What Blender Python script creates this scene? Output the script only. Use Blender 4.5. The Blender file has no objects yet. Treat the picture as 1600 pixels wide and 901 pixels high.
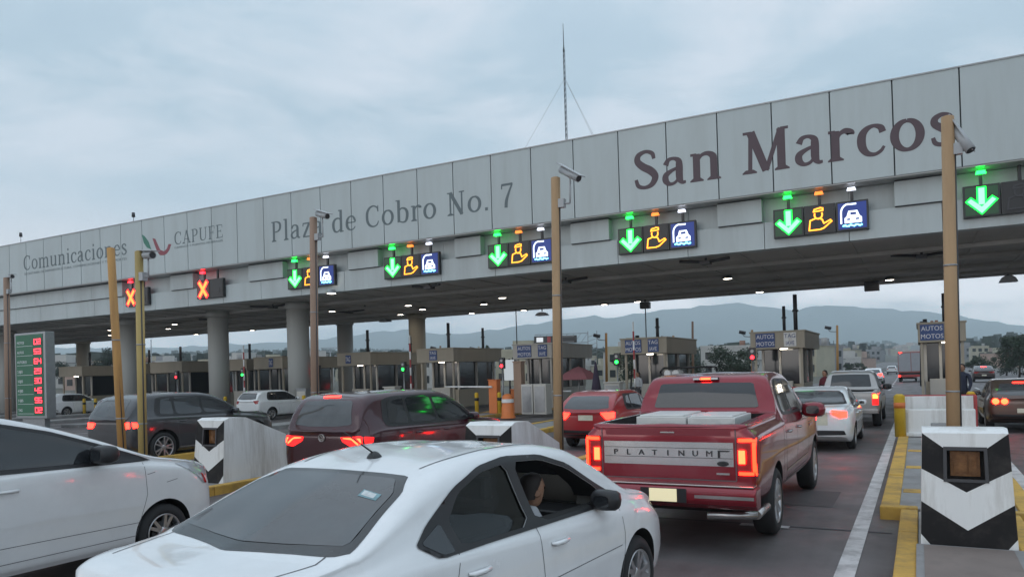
import bpy, bmesh, math, random
import numpy as np
from mathutils import Vector, Matrix
from mathutils.bvhtree import BVHTree
from mathutils.geometry import delaunay_2d_cdt, tessellate_polygon

R = math.radians
S = bpy.context.scene
C = S.collection
random.seed(7)

# ------------------------------------------------------------------ camera
CAM_H = 2.05
YAW = R(28.3)            # looking left of the road direction (+Y)
ROLL = 0.012
F = 1180.0 / 1600.0      # focal length / picture width
SHIFT = 119.5 / 1600.0
SLOPE = 0.02             # the plaza falls to the left
HAZE_D = 3.6e-4
cd = bpy.data.cameras.new('camera')
cam = bpy.data.objects.new('camera', cd)
C.objects.link(cam)
fw = Vector((-math.sin(YAW), math.cos(YAW), 0))
rt0 = Vector((math.cos(YAW), math.sin(YAW), 0))
up0 = Vector((0, 0, 1))
rt = rt0 * math.cos(ROLL) - up0 * math.sin(ROLL)
up = up0 * math.cos(ROLL) + rt0 * math.sin(ROLL)
M = Matrix((rt, up, -fw)).transposed().to_4x4()
M.translation = Vector((0, 0, CAM_H))
cam.matrix_world = M
cd.sensor_width = 36
cd.lens = F * 36
cd.shift_y = SHIFT
cd.clip_start = 0.05
cd.clip_end = 40000
S.camera = cam

# ------------------------------------------------------------------ sky (overcast dusk)
W = bpy.data.worlds.new('World')
S.world = W
W.use_nodes = True
nt = W.node_tree
nt.nodes.clear()
def N(t, **kw):
    n = nt.nodes.new(t)
    for k, v in kw.items():
        setattr(n, k, v)
    return n
out = N('ShaderNodeOutputWorld')
bg = N('ShaderNodeBackground')
bg.inputs['Strength'].default_value = 0.1
sky = N('ShaderNodeTexSky', sky_type='NISHITA')
sky.sun_disc = False
SUN_EL, SUN_AZ = R(14), R(200)
sky.sun_elevation = SUN_EL
sky.sun_rotation = SUN_AZ
tc = N('ShaderNodeTexCoord')
sep = N('ShaderNodeSeparateXYZ')
nt.links.new(tc.outputs['Generated'], sep.inputs[0])
ramp = N('ShaderNodeValToRGB')
nt.links.new(sep.outputs['Z'], ramp.inputs[0])
e = ramp.color_ramp.elements
e[0].position = 0.0
e[0].color = (1.6, 1.6, 1.65, 1)
e[1].position = 1.0
e[1].color = (0.92, 1.04, 1.18, 1)
for p, c in ((0.07, (1.7, 1.6, 1.62, 1)), (0.115, (0.9, 0.86, 0.89, 1)), (0.2, (0.50, 0.595, 0.675, 1)), (0.32, (0.42, 0.53, 0.615, 1)), (0.5, (0.52, 0.62, 0.71, 1))):
    q = e.new(p); q.color = c
mp = N('ShaderNodeMapping')
mp.inputs['Scale'].default_value = (1.0, 1.0, 3.2)
mp.inputs['Rotation'].default_value = (0.1, -0.12, 0.5)
nt.links.new(tc.outputs['Generated'], mp.inputs[0])
n1 = N('ShaderNodeTexNoise')
n1.inputs['Scale'].default_value = 3.4
n1.inputs['Detail'].default_value = 7
n1.inputs['Roughness'].default_value = 0.6
n1.inputs['Distortion'].default_value = 0.35
nt.links.new(mp.outputs[0], n1.inputs['Vector'])
r2 = N('ShaderNodeValToRGB')
r2.color_ramp.elements[0].position = 0.47
r2.color_ramp.elements[0].color = (0, 0, 0, 1)
r2.color_ramp.elements[1].position = 0.66
r2.color_ramp.elements[1].color = (1, 1, 1, 1)
nt.links.new(n1.outputs[0], r2.inputs[0])
mx = N('ShaderNodeMixRGB')
mx.inputs['Color2'].default_value = (0.61, 0.665, 0.735, 1)
nt.links.new(r2.outputs[0], mx.inputs[0])
nt.links.new(ramp.outputs[0], mx.inputs['Color1'])
r3 = N('ShaderNodeValToRGB')          # darker cloud bases
r3.color_ramp.elements[0].position = 0.30
r3.color_ramp.elements[0].color = (0.89, 0.915, 0.935, 1)
r3.color_ramp.elements[1].position = 0.50
r3.color_ramp.elements[1].color = (1, 1, 1, 1)
nt.links.new(n1.outputs[0], r3.inputs[0])
ml = N('ShaderNodeMixRGB', blend_type='MULTIPLY')
ml.inputs[0].default_value = 1
nt.links.new(mx.outputs[0], ml.inputs['Color1'])
nt.links.new(r3.outputs[0], ml.inputs['Color2'])
sc = N('ShaderNodeMixRGB', blend_type='MULTIPLY')
sc.inputs[0].default_value = 1
sc.inputs['Color2'].default_value = (12.0, 12.3, 12.5, 1)
nt.links.new(ml.outputs[0], sc.inputs['Color1'])
fm = N('ShaderNodeMixRGB')
fm.inputs[0].default_value = 0.93      # heavy cloud in front of the clear sky
nt.links.new(sky.outputs[0], fm.inputs['Color1'])
nt.links.new(sc.outputs[0], fm.inputs['Color2'])
nt.links.new(fm.outputs[0], bg.inputs['Color'])
nt.links.new(bg.outputs[0], out.inputs['Surface'])

sl = bpy.data.lights.new('sun', 'SUN')
sl.energy = 0.3
sl.angle = R(40)
sl.color = (1.0, 0.96, 0.93)
so = bpy.data.objects.new('sun', sl)
C.objects.link(so)
sd = Vector((math.sin(SUN_AZ) * math.cos(SUN_EL), math.cos(SUN_AZ) * math.cos(SUN_EL), math.sin(SUN_EL)))
so.rotation_euler = sd.to_track_quat('Z', 'Y').to_euler()

S.cycles.volume_bounces = 4
S.view_settings.view_transform = 'Standard'
S.view_settings.look = 'None'
S.view_settings.exposure = 0.0
S.view_settings.gamma = 1.0
S.view_settings.use_curve_mapping = False

# ------------------------------------------------------------------ helpers
def ray(px, py):
    u = (px - 800) / 1180.0
    v = (450.5 - py + 119.5) / 1180.0
    return (rt * u + up * v + fw)
def at(px, py, Y):
    d = ray(px, py)
    return Vector((0, 0, CAM_H)) + d * (Y / d.y)
def xat(px, Y):
    return at(px, 560, Y).x
def gz(x):
    return SLOPE * max(-90.0, min(60.0, x))
def ground(px, py, h=0.0):
    d = ray(px, py)
    o = Vector((0, 0, CAM_H - h))
    t = -o.z / (d.z - SLOPE * d.x)
    return o + d * t + Vector((0, 0, h))

def mat(name, col, rough=0.6, metal=0.0, var=0.0, vscale=4.0, bump=0.0, bscale=40.0, coat=0.0, emit=None, estr=0.0,
        spec=0.5, island=0.0, streak=False, alpha=1.0, trans=0.0, dirt=None, dirt_amt=0.5, dscale=1.2):
    m = bpy.data.materials.new(name)
    m.use_nodes = True
    t = m.node_tree
    b = t.nodes['Principled BSDF']
    b.inputs['Base Color'].default_value = (*col, 1)
    b.inputs['Roughness'].default_value = rough
    b.inputs['Metallic'].default_value = metal
    b.inputs['Coat Weight'].default_value = coat
    b.inputs['Coat Roughness'].default_value = 0.06
    b.inputs['Specular IOR Level'].default_value = spec
    b.inputs['Alpha'].default_value = alpha
    b.inputs['Transmission Weight'].default_value = trans
    if emit:
        b.inputs['Emission Color'].default_value = (*emit, 1)
        b.inputs['Emission Strength'].default_value = estr
    tcn = t.nodes.new('ShaderNodeTexCoord')
    vec = tcn.outputs['Object']
    last = None
    if var or dirt:
        mpn = t.nodes.new('ShaderNodeMapping')
        t.links.new(vec, mpn.inputs[0])
        if streak:
            mpn.inputs['Scale'].default_value = (1, 1, 0.12)
        nz = t.nodes.new('ShaderNodeTexNoise')
        nz.inputs['Scale'].default_value = vscale
        nz.inputs['Detail'].default_value = 6
        nz.inputs['Roughness'].default_value = 0.62
        t.links.new(mpn.outputs[0], nz.inputs['Vector'])
        mr = t.nodes.new('ShaderNodeMapRange')
        mr.inputs[1].default_value = 0.25
        mr.inputs[2].default_value = 0.75
        mr.inputs[3].default_value = 1 - var
        mr.inputs[4].default_value = 1 + var
        t.links.new(nz.outputs[0], mr.inputs[0])
        mm = t.nodes.new('ShaderNodeMixRGB')
        mm.blend_type = 'MULTIPLY'
        mm.inputs[0].default_value = 1
        mm.inputs['Color1'].default_value = (*col, 1)
        t.links.new(mr.outputs[0], mm.inputs['Color2'])
        last = mm.outputs[0]
        if dirt:
            n2 = t.nodes.new('ShaderNodeTexNoise')
            n2.inputs['Scale'].default_value = dscale
            n2.inputs['Detail'].default_value = 8
            n2.inputs['Roughness'].default_value = 0.7
            t.links.new(mpn.outputs[0], n2.inputs['Vector'])
            m2 = t.nodes.new('ShaderNodeMapRange')
            m2.inputs[1].default_value = 0.46
            m2.inputs[2].default_value = 0.72
            m2.inputs[3].default_value = 0
            m2.inputs[4].default_value = dirt_amt
            t.links.new(n2.outputs[0], m2.inputs[0])
            md = t.nodes.new('ShaderNodeMixRGB')
            md.inputs['Color2'].default_value = (*dirt, 1)
            t.links.new(m2.outputs[0], md.inputs[0])
            t.links.new(last, md.inputs['Color1'])
            last = md.outputs[0]
        rr = t.nodes.new('ShaderNodeMapRange')
        rr.inputs[3].default_value = max(0.02, rough * 0.85)
        rr.inputs[4].default_value = min(1, rough * 1.15)
        t.links.new(nz.outputs[0], rr.inputs[0])
        t.links.new(rr.outputs[0], b.inputs['Roughness'])
    if island:
        g = t.nodes.new('ShaderNodeNewGeometry')
        mr = t.nodes.new('ShaderNodeMapRange')
        mr.inputs[3].default_value = 1 - island
        mr.inputs[4].default_value = 1 + island
        t.links.new(g.outputs['Random Per Island'], mr.inputs[0])
        mm = t.nodes.new('ShaderNodeMixRGB')
        mm.blend_type = 'MULTIPLY'
        mm.inputs[0].default_value = 1
        mm.inputs['Color1'].default_value = (*col, 1)
        if last:
            t.links.new(last, mm.inputs['Color1'])
        t.links.new(mr.outputs[0], mm.inputs['Color2'])
        last = mm.outputs[0]
    if last:
        t.links.new(last, b.inputs['Base Color'])
    if bump:
        nb = t.nodes.new('ShaderNodeTexNoise')
        nb.inputs['Scale'].default_value = bscale
        nb.inputs['Detail'].default_value = 5
        t.links.new(vec, nb.inputs['Vector'])
        bp = t.nodes.new('ShaderNodeBump')
        bp.inputs['Strength'].default_value = bump
        bp.inputs['Distance'].default_value = 0.02
        t.links.new(nb.outputs[0], bp.inputs['Height'])
        t.links.new(bp.outputs[0], b.inputs['Normal'])
    return m

def emis(name, col, s):
    return mat(name, (0.02, 0.02, 0.02), 0.4, emit=col, estr=s)

def tag(o, label=None, cat=None, group=None, kind=None):
    if label: o['label'] = label
    if cat: o['category'] = cat
    if group: o['group'] = group
    if kind: o['kind'] = kind
    return o
def empty(name, loc, label=None, cat=None, group=None, rz=0.0, tilt=True):
    o = bpy.data.objects.new(name, None)
    C.objects.link(o)
    o.location = loc
    o.rotation_euler = (0, -SLOPE if tilt else 0, rz)
    o.empty_display_size = 0.2
    return tag(o, label, cat, group)

class MB:
    def __init__(s):
        s.v = []; s.f = []; s.m = []; s.sm = []
    def add(s, vs, fs, mi=0, smooth=False):
        o = len(s.v)
        s.v += [tuple(q) for q in vs]
        for f in fs:
            s.f.append([i + o for i in f]); s.m.append(mi); s.sm.append(smooth)
        return s
    def box(s, x0, x1, y0, y1, z0, z1, mi=0, sh=0.0):
        vs = [(x, y, z + sh * x) for z in (z0, z1) for y in (y0, y1) for x in (x0, x1)]
        return s.add(vs, [(0, 2, 3, 1), (4, 5, 7, 6), (0, 1, 5, 4), (2, 6, 7, 3), (0, 4, 6, 2), (1, 3, 7, 5)], mi)
    def cyl(s, a, b, r0, r1=None, n=16, mi=0, cap=True, smooth=True):
        r1 = r0 if r1 is None else r1
        a = Vector(a); b = Vector(b)
        d = (b - a).normalized()
        p = d.orthogonal().normalized(); q = d.cross(p)
        vs = []
        for c, r in ((a, r0), (b, r1)):
            for i in range(n):
                t = 2 * math.pi * i / n
                vs.append(c + p * r * math.cos(t) + q * r * math.sin(t))
        s.add(vs, [(i, (i + 1) % n, n + (i + 1) % n, n + i) for i in range(n)], mi, smooth)
        if cap:
            s.add(vs[:n], [tuple(range(n))[::-1]], mi); s.add(vs[n:], [tuple(range(n))], mi)
        return s
    def tube(s, pts, r, n=10, mi=0):
        for i in range(len(pts) - 1):
            s.cyl(pts[i], pts[i + 1], r, r, n, mi)
        return s
    def lathe(s, prof, org, ax='x', n=32, mi=0, smooth=True):
        org = Vector(org)
        vs = []
        for (h, r) in prof:
            for i in range(n):
                t = 2 * math.pi * i / n
                c, d = r * math.cos(t), r * math.sin(t)
                vs.append(org + (Vector((h, c, d)) if ax == 'x' else Vector((c, d, h)) if ax == 'z' else Vector((d, h, c))))
        fs = []
        for k in range(len(prof) - 1):
            for i in range(n):
                fs.append((k * n + i, k * n + (i + 1) % n, (k + 1) * n + (i + 1) % n, (k + 1) * n + i))
        return s.add(vs, fs, mi, smooth)
    def prism(s, poly, axis, a, b, mi=0, smooth=False):
        # poly in the two remaining axes (in order x,y,z without axis)
        def P(u, w, h):
            return (h, u, w) if axis == 'x' else (u, h, w) if axis == 'y' else (u, w, h)
        n = len(poly)
        vs = [P(u, w, a) for u, w in poly] + [P(u, w, b) for u, w in poly]
        tris = tessellate_polygon([[Vector((u, w, 0)) for u, w in poly]])
        s.add(vs, [tuple(t) for t in tris] + [tuple(i + n for i in t)[::-1] for t in tris], mi)
        s.add(vs, [(i, (i + 1) % n, n + (i + 1) % n, n + i) for i in range(n)], mi, smooth)
        return s
    def mesh(s, name, mats, fix=True, bevel=0.0):
        me = bpy.data.meshes.new(name)
        me.from_pydata(s.v, [], s.f)
        for m in (mats if isinstance(mats, (list, tuple)) else [mats]):
            me.materials.append(m)
        for p, mi, sm in zip(me.polygons, s.m, s.sm):
            p.material_index = mi; p.use_smooth = sm
        me.update()
        if fix:
            b = bmesh.new(); b.from_mesh(me)
            bmesh.ops.remove_doubles(b, verts=b.verts, dist=1e-5)
            bmesh.ops.recalc_face_normals(b, faces=b.faces)
            if bevel:
                eds = [ed for ed in b.edges if len(ed.link_faces) == 2 and ed.calc_face_angle(0) > 0.6]
                bmesh.ops.bevel(b, geom=eds, offset=bevel, segments=2, affect='EDGES', clamp_overlap=True, profile=0.6)
            b.to_mesh(me); b.free()
        return me
    def build(s, name, mats, parent=None, bevel=0.0, fix=True, loc=None):
        o = bpy.data.objects.new(name, s.mesh(name, mats, fix, bevel))
        C.objects.link(o)
        if parent: o.parent = parent
        if loc is not None: o.location = loc
        return o

def children(o):
    return [c for c in bpy.data.objects if c.parent == o]
def copy_tree(o, parent=None, kids=None):
    kids = kids or {}
    c = o.copy(); C.objects.link(c)
    if parent: c.parent = parent
    for ch in children(o): copy_tree(ch, c)
    return c

def text_mesh(txt, size, depth=0.01, align='CENTER', bold=0.0, spacing=1.0):
    cu = bpy.data.curves.new('text', 'FONT')
    cu.body = txt; cu.size = size; cu.extrude = depth / 2; cu.align_x = align; cu.offset = bold
    cu.space_character = spacing; cu.resolution_u = 3
    o = bpy.data.objects.new('text', cu); C.objects.link(o)
    bpy.context.view_layer.update()
    me = bpy.data.meshes.new_from_object(o.evaluated_get(bpy.context.evaluated_depsgraph_get()))
    bpy.data.objects.remove(o); bpy.data.curves.remove(cu)
    return me
def text_obj(name, txt, size, m, parent, loc, depth=0.01, align='CENTER', bold=0.0, spacing=1.0, rot=(math.pi / 2, 0, 0), sx=1.0):
    me = text_mesh(txt, size, depth, align, bold, spacing)
    me.materials.clear(); me.materials.append(m)
    o = bpy.data.objects.new(name, me); C.objects.link(o)
    o.parent = parent; o.location = loc; o.rotation_euler = rot; o.scale = (sx, 1, 1)
    return o

# ------------------------------------------------------------------ a bookish serif alphabet drawn as pen strokes
def cat(pts, n=7):
    P = [np.array(p, float) for p in pts]
    if len(P) == 2: return P
    P = [2 * P[0] - P[1]] + P + [2 * P[-1] - P[-2]]
    o = []
    for i in range(1, len(P) - 2):
        for k in range(n):
            t = k / n
            a, b, c, d = P[i - 1], P[i], P[i + 1], P[i + 2]
            o.append(0.5 * (2 * b + (c - a) * t + (2 * a - 5 * b + 4 * c - d) * t * t + (3 * b - a - 3 * c + d) * t ** 3))
    o.append(P[-2])
    return o
# 's' = curved stroke of (x, y, weight); 'l' = straight; 'f' = foot serif (x, y, up/down); weight 1 = stem
def bowl(cx, cy, rx, ry, a0, a1, n=9, thick=1.0, thin=0.5):
    o = []
    for i in range(n):
        a = R(a0 + (a1 - a0) * i / (n - 1))
        o.append((cx + rx * math.cos(a), cy + ry * math.sin(a), thin + (thick - thin) * abs(math.cos(a)) ** 1.3))
    return o
X = 0.70
GL = {
 'S': (0.66, [('s', [(.54, .74, .5), (.50, .88, .62), (.34, .95, .55), (.16, .88, .8), (.13, .73, .95), (.26, .58, 1.1), (.45, .45, 1.15), (.56, .29, 1.0), (.48, .11, .8), (.31, .045, .55), (.14, .10, .62), (.08, .27, .5)])]),
 'a': (0.62, [('s', [(.10, .52, .85), (.17, .64, .62), (.30, .665, .5), (.41, .60, .8), (.43, .48, 1), (.43, .17, 1), (.49, .05, .6), (.58, .05, .4)]), ('s', [(.43, .43, .45), (.25, .37, .55), (.105, .27, .85), (.10, .13, .9), (.20, .04, .55), (.33, .07, .45), (.43, .20, .4)])]),
 'n': (0.74, [('l', [(.16, 0, 1), (.16, X - .02, 1)]), ('l', [(.02, X - .035, .4), (.16, X - .035, .4)]), ('s', [(.18, .50, .4), (.28, .63, .5), (.42, .66, .65), (.54, .58, .95), (.56, .44, 1), (.56, 0, 1)]), ('f', .16, 0), ('f', .56, 0)]),
 'M': (1.06, [('l', [(.17, 0, .55), (.20, .97, .55)]), ('l', [(.20, .98, 1.1), (.52, .03, 1)]), ('l', [(.52, .03, .6), (.84, .98, .6)]), ('l', [(.85, 0, 1.05), (.85, .97, 1.05)]), ('f', .16, 0), ('f', .86, 0), ('l', [(.03, .965, .4), (.22, .965, .4)]), ('l', [(.84, .965, .4), (1.01, .965, .4)])]),
 'r': (0.52, [('l', [(.16, 0, 1), (.16, X - .02, 1)]), ('l', [(.02, X - .035, .4), (.16, X - .035, .4)]), ('s', [(.18, .46, .4), (.25, .60, .5), (.36, .655, .75), (.46, .60, .95), (.46, .56, .8)]), ('f', .16, 0)]),
 'c': (0.56, [('s', [(.50, .50, .8), (.46, .61, .75), (.33, .665, .5), (.19, .61, .75), (.10, .47, 1), (.10, .24, 1), (.19, .08, .75), (.33, .035, .5), (.45, .09, .45), (.52, .19, .35)])]),
 'o': (0.66, [('s', bowl(.33, .35, .235, .315, 90, 450, 17)[0:17])]),
 's': (0.50, [('s', [(.41, .52, .5), (.37, .62, .6), (.24, .67, .55), (.12, .60, .75), (.11, .49, .85), (.22, .39, .95), (.36, .29, .95), (.42, .18, .85), (.35, .07, .65), (.22, .035, .55), (.11, .08, .55), (.07, .20, .45)])]),
 'P': (0.66, [('l', [(.17, 0, 1), (.17, 1, 1)]), ('s', [(.17, .965, .4), (.36, .965, .5), (.52, .88, .85), (.555, .73, 1), (.51, .57, .85), (.36, .48, .5), (.17, .475, .4)]), ('f', .17, 0), ('l', [(.03, .97, .4), (.17, .97, .4)])]),
 'l': (0.36, [('l', [(.18, 0, 1), (.18, 1.04, 1)]), ('l', [(.04, 1.02, .4), (.18, 1.02, .4)]), ('f', .18, 0)]),
 'z': (0.54, [('l', [(.07, X - .03, .5), (.46, X - .03, .5)]), ('l', [(.44, X - .02, .95), (.10, .03, .95)]), ('l', [(.06, .03, .5), (.48, .03, .5)]), ('l', [(.085, X, .4), (.07, .54, .4)]), ('l', [(.48, 0, .4), (.49, .16, .4)])]),
 'd': (0.68, [('l', [(.51, 0, 1), (.51, 1.04, 1)]), ('l', [(.37, 1.02, .4), (.51, 1.02, .4)]), ('s', [(.50, .57, .45), (.37, .66, .5), (.20, .62, .75), (.105, .47, 1), (.105, .24, 1), (.18, .07, .75), (.32, .035, .5), (.50, .16, .45)]), ('l', [(.51, .03, .4), (.65, .03, .4)])]),
 'e': (0.60, [('s', [(.11, .385, .45), (.50, .385, .45), (.50, .50, .8), (.42, .63, .7), (.30, .665, .5), (.17, .60, .75), (.095, .44, 1), (.10, .22, 1), (.19, .08, .75), (.33, .035, .5), (.46, .09, .45), (.53, .18, .35)])]),
 'C': (0.76, [('s', [(.66, .70, .5), (.62, .87, .55), (.43, .965, .5), (.23, .89, .8), (.11, .68, 1), (.11, .33, 1), (.23, .11, .8), (.43, .035, .5), (.60, .10, .5), (.68, .26, .4)]), ('l', [(.66, .68, .35), (.665, .97, .35)])]),
 'b': (0.68, [('l', [(.16, .05, 1), (.16, 1.04, 1)]), ('l', [(.02, 1.02, .4), (.16, 1.02, .4)]), ('s', [(.17, .55, .45), (.30, .66, .5), (.47, .62, .75), (.565, .47, 1), (.565, .24, 1), (.49, .07, .75), (.34, .035, .5), (.17, .10, .45)])]),
 'N': (0.86, [('l', [(.17, 0, .55), (.17, .97, .55)]), ('l', [(.17, .99, 1.1), (.69, .01, 1.1)]), ('l', [(.69, .0, .55), (.69, 1, .55)]), ('f', .17, 0), ('l', [(.03, .97, .4), (.2, .97, .4)]), ('l', [(.57, .97, .4), (.81, .97, .4)])]),
 '.': (0.28, [('l', [(.07, .07, 1), (.19, .07, 1)])]),
 '7': (0.56, [('l', [(.06, .95, .7), (.52, .95, .7)]), ('s', [(.50, .95, .5), (.36, .62, .7), (.25, .30, .95), (.22, 0, 1)]), ('l', [(.065, .98, .4), (.055, .78, .4)])]),
 'm': (1.08, [('l', [(.16, 0, 1), (.16, X - .02, 1)]), ('l', [(.02, X - .035, .4), (.16, X - .035, .4)]), ('s', [(.18, .50, .4), (.28, .63, .5), (.40, .66, .65), (.51, .58, .95), (.53, .44, 1), (.53, 0, 1)]), ('s', [(.55, .50, .4), (.65, .63, .5), (.77, .66, .65), (.88, .58, .95), (.90, .44, 1), (.90, 0, 1)]), ('f', .16, 0), ('f', .53, 0), ('f', .90, 0)]),
 'u': (0.72, [('s', [(.15, X, 1), (.15, .24, 1), (.20, .08, .9), (.32, .04, .6), (.44, .09, .5), (.54, .20, .4)]), ('l', [(.55, 0, 1), (.55, X, 1)]), ('l', [(.02, X - .03, .4), (.15, X - .03, .4)]), ('l', [(.42, X - .03, .4), (.55, X - .03, .4)]), ('l', [(.55, .03, .4), (.69, .03, .4)])]),
 'i': (0.36, [('l', [(.18, 0, 1), (.18, X, 1)]), ('l', [(.04, X - .03, .4), (.18, X - .03, .4)]), ('f', .18, 0), ('l', [(.12, .93, 1), (.24, .93, 1)])]),
 'A': (0.82, [('l', [(.13, 0, .5), (.40, 1, .5)]), ('l', [(.40, 1, 1), (.68, 0, 1)]), ('l', [(.22, .34, .4), (.58, .34, .4)]), ('f', .12, 0), ('f', .69, 0)]),
 'U': (0.84, [('s', [(.18, 1, 1), (.18, .32, 1), (.25, .10, .85), (.42, .035, .5), (.58, .10, .5), (.66, .32, .5), (.66, 1, .5)]), ('l', [(.04, .97, .4), (.32, .97, .4)]), ('l', [(.54, .97, .4), (.79, .97, .4)])]),
 'F': (0.66, [('l', [(.17, 0, 1), (.17, 1, 1)]), ('l', [(.03, .965, .45), (.58, .965, .45)]), ('l', [(.17, .51, .42), (.47, .51, .42)]), ('l', [(.58, .99, .35), (.585, .77, .35)]), ('l', [(.47, .62, .35), (.47, .40, .35)]), ('f', .17, 0)]),
 'E': (0.68, [('l', [(.17, 0, 1), (.17, 1, 1)]), ('l', [(.03, .965, .45), (.58, .965, .45)]), ('l', [(.17, .51, .42), (.47, .51, .42)]), ('l', [(.03, .035, .45), (.60, .035, .45)]), ('l', [(.58, .99, .35), (.585, .77, .35)]), ('l', [(.47, .62, .35), (.47, .40, .35)]), ('l', [(.60, .01, .35), (.62, .25, .35)])]),
}
def serif_text(txt, x0, x1, zbase, cap, stem, y, dy=0.0006, gap=0.06):
    """letters standing in the plane y, stretched to run from x0 to x1"""
    mb = MB()
    tot = sum((0.34 if ch == ' ' else GL[ch][0]) + gap for ch in txt)
    kx = (x1 - x0) / tot
    cx = x0
    k = 0
    for ch in txt:
        if ch == ' ':
            cx += (0.34 + gap) * kx; continue
        wd, prs = GL[ch]
        for pr in prs:
            k += 1
            yy = y - dy * (1 + k % 7)
            if pr[0] == 'f':
                X0, Y0 = pr[1], pr[2]
                h = 0.055; b = stem * 0.5; w = stem * 0.5 + 0.075
                pl = [(X0 - w, 0), (X0 + w, 0), (X0 + w, h * .6), (X0 + b, h * 1.7), (X0 - b, h * 1.7), (X0 - w, h * .6)]
                mb.add([(cx + px * kx, yy, zbase + pz * cap) for px, pz in pl], [tuple(range(len(pl)))])
                continue
            pts = cat(pr[1]) if pr[0] == 's' else [np.array(p, float) for p in pr[1]]
            L, Rr = [], []
            for i, p in enumerate(pts):
                a = pts[max(0, i - 1)]; b = pts[min(len(pts) - 1, i + 1)]
                d = (b - a)[:2]; d = d / (np.linalg.norm(d) + 1e-9)
                nrm = np.array((-d[1], d[0])) * stem * p[2] * 0.5
                L.append(p[:2] + nrm); Rr.append(p[:2] - nrm)
            n = len(pts)
            vs = [(cx + q[0] * kx, yy, zbase + q[1] * cap) for q in L + Rr]
            mb.add(vs, [(i, i + 1, n + i + 1, n + i) for i in range(n - 1)])
        cx += (wd + gap) * kx
    return mb
# ------------------------------------------------------------------ materials of the place
def asphalt_mat():
    m = bpy.data.materials.new('asphalt'); m.use_nodes = True
    t = m.node_tree; b = t.nodes['Principled BSDF']
    g = t.nodes.new('ShaderNodeNewGeometry')
    def noise(scale, sx=(1, 1, 1), det=6, ro=.6):
        mpn = t.nodes.new('ShaderNodeMapping'); mpn.inputs['Scale'].default_value = sx
        t.links.new(g.outputs['Position'], mpn.inputs[0])
        n = t.nodes.new('ShaderNodeTexNoise'); n.inputs['Scale'].default_value = scale
        n.inputs['Detail'].default_value = det; n.inputs['Roughness'].default_value = ro
        t.links.new(mpn.outputs[0], n.inputs['Vector']); return n.outputs[0]
    def ramp(src, stops):
        r = t.nodes.new('ShaderNodeValToRGB'); t.links.new(src, r.inputs[0])
        el = r.color_ramp.elements
        el[0].position, el[0].color = stops[0][0], (*stops[0][1], 1)
        el[1].position, el[1].color = stops[-1][0], (*stops[-1][1], 1)
        for p, c in stops[1:-1]:
            q = el.new(p); q.color = (*c, 1)
        return r.outputs[0]
    a = ramp(noise(.55), [(.3, (.090, .080, .080)), (.5, (.116, .104, .103)), (.72, (.155, .141, .138))])
    st = ramp(noise(1.1, (1, .05, 1)), [(.35, (.72, .72, .72)), (.62, (1.12, 1.12, 1.12))])
    gr = ramp(noise(90, det=3), [(.3, (.8, .8, .8)), (.7, (1.2, 1.2, 1.2))])
    m1 = t.nodes.new('ShaderNodeMixRGB'); m1.blend_type = 'MULTIPLY'; m1.inputs[0].default_value = 1
    m2 = t.nodes.new('ShaderNodeMixRGB'); m2.blend_type = 'MULTIPLY'; m2.inputs[0].default_value = 1
    t.links.new(a, m1.inputs[1]); t.links.new(st, m1.inputs[2])
    t.links.new(m1.outputs[0], m2.inputs[1]); t.links.new(gr, m2.inputs[2])
    t.links.new(m2.outputs[0], b.inputs['Base Color'])
    rr = ramp(noise(.8, det=8), [(.35, (.46, .46, .46)), (.62, (.75, .75, .75))])
    t.links.new(rr, b.inputs['Roughness'])
    bp = t.nodes.new('ShaderNodeBump'); bp.inputs['Strength'].default_value = .25; bp.inputs['Distance'].default_value = .01
    t.links.new(noise(140, det=2), bp.inputs['Height']); t.links.new(bp.outputs[0], b.inputs['Normal'])
    return m
ASPH = asphalt_mat()
PATCH = mat('road_patch', (.092, .082, .081), .75, var=.25, vscale=3, bump=.3, bscale=60)
EARTH = mat('earth', (.10, .095, .075), .95, var=.3, vscale=.02)
MOUNT = mat('mountain', (.075, .095, .09), 1.0, var=.3, vscale=.002)
WHITE_LINE = mat('road_paint', (.55, .54, .53), .6, var=.22, vscale=5, dirt=(.12, .11, .11), dirt_amt=.7, dscale=3)
KERB = mat('yellow_kerb', (.55, .33, .065), .75, var=.22, vscale=3, dirt=(.12, .095, .07), dirt_amt=.75, dscale=2.2, bump=.3, bscale=25)
CONC = mat('concrete', (.27, .265, .26), .85, var=.16, vscale=2.2, dirt=(.13, .12, .11), dirt_amt=.6, dscale=1.6, bump=.3, bscale=30)
CONC_PLATE = mat('plate_infill', (.21, .17, .15), .8, var=.2, vscale=6, dirt=(.11, .085, .075), dirt_amt=.6, dscale=3)
COLC = mat('column_concrete', (.36, .36, .34), .8, var=.1, vscale=1.2, streak=True, bump=.1, bscale=12)
CLAD = mat('fascia_panel', (.43, .48, .485), .45, var=.03, vscale=.7, island=.035, streak=True, dirt=(.29, .30, .285), dirt_amt=.35, dscale=.75)
BAND = mat('band_panel', (.44, .49, .495), .42, var=.06, vscale=.9, streak=True, dirt=(.26, .265, .26), dirt_amt=.5, dscale=.6)
GAP = mat('panel_joint', (.06, .065, .07), .8)
SOFF = mat('soffit', (.48, .46, .43), .6, var=.22, vscale=.25, dirt=(.28, .27, .25), dirt_amt=.6, dscale=.35)
SOFF_GLOSS = mat('glossy_soffit', (.36, .365, .36), .16, var=.05, vscale=1)
TARP = mat('tarpaulin', (.37, .395, .375), .55, var=.05, vscale=.5, bump=.6, bscale=1.4)
TXT_RED = mat('wine_vinyl', (.085, .055, .065), .6, var=.1, vscale=3)
TXT_GREY = mat('slate_vinyl', (.115, .145, .155), .6, var=.1, vscale=3)
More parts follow.
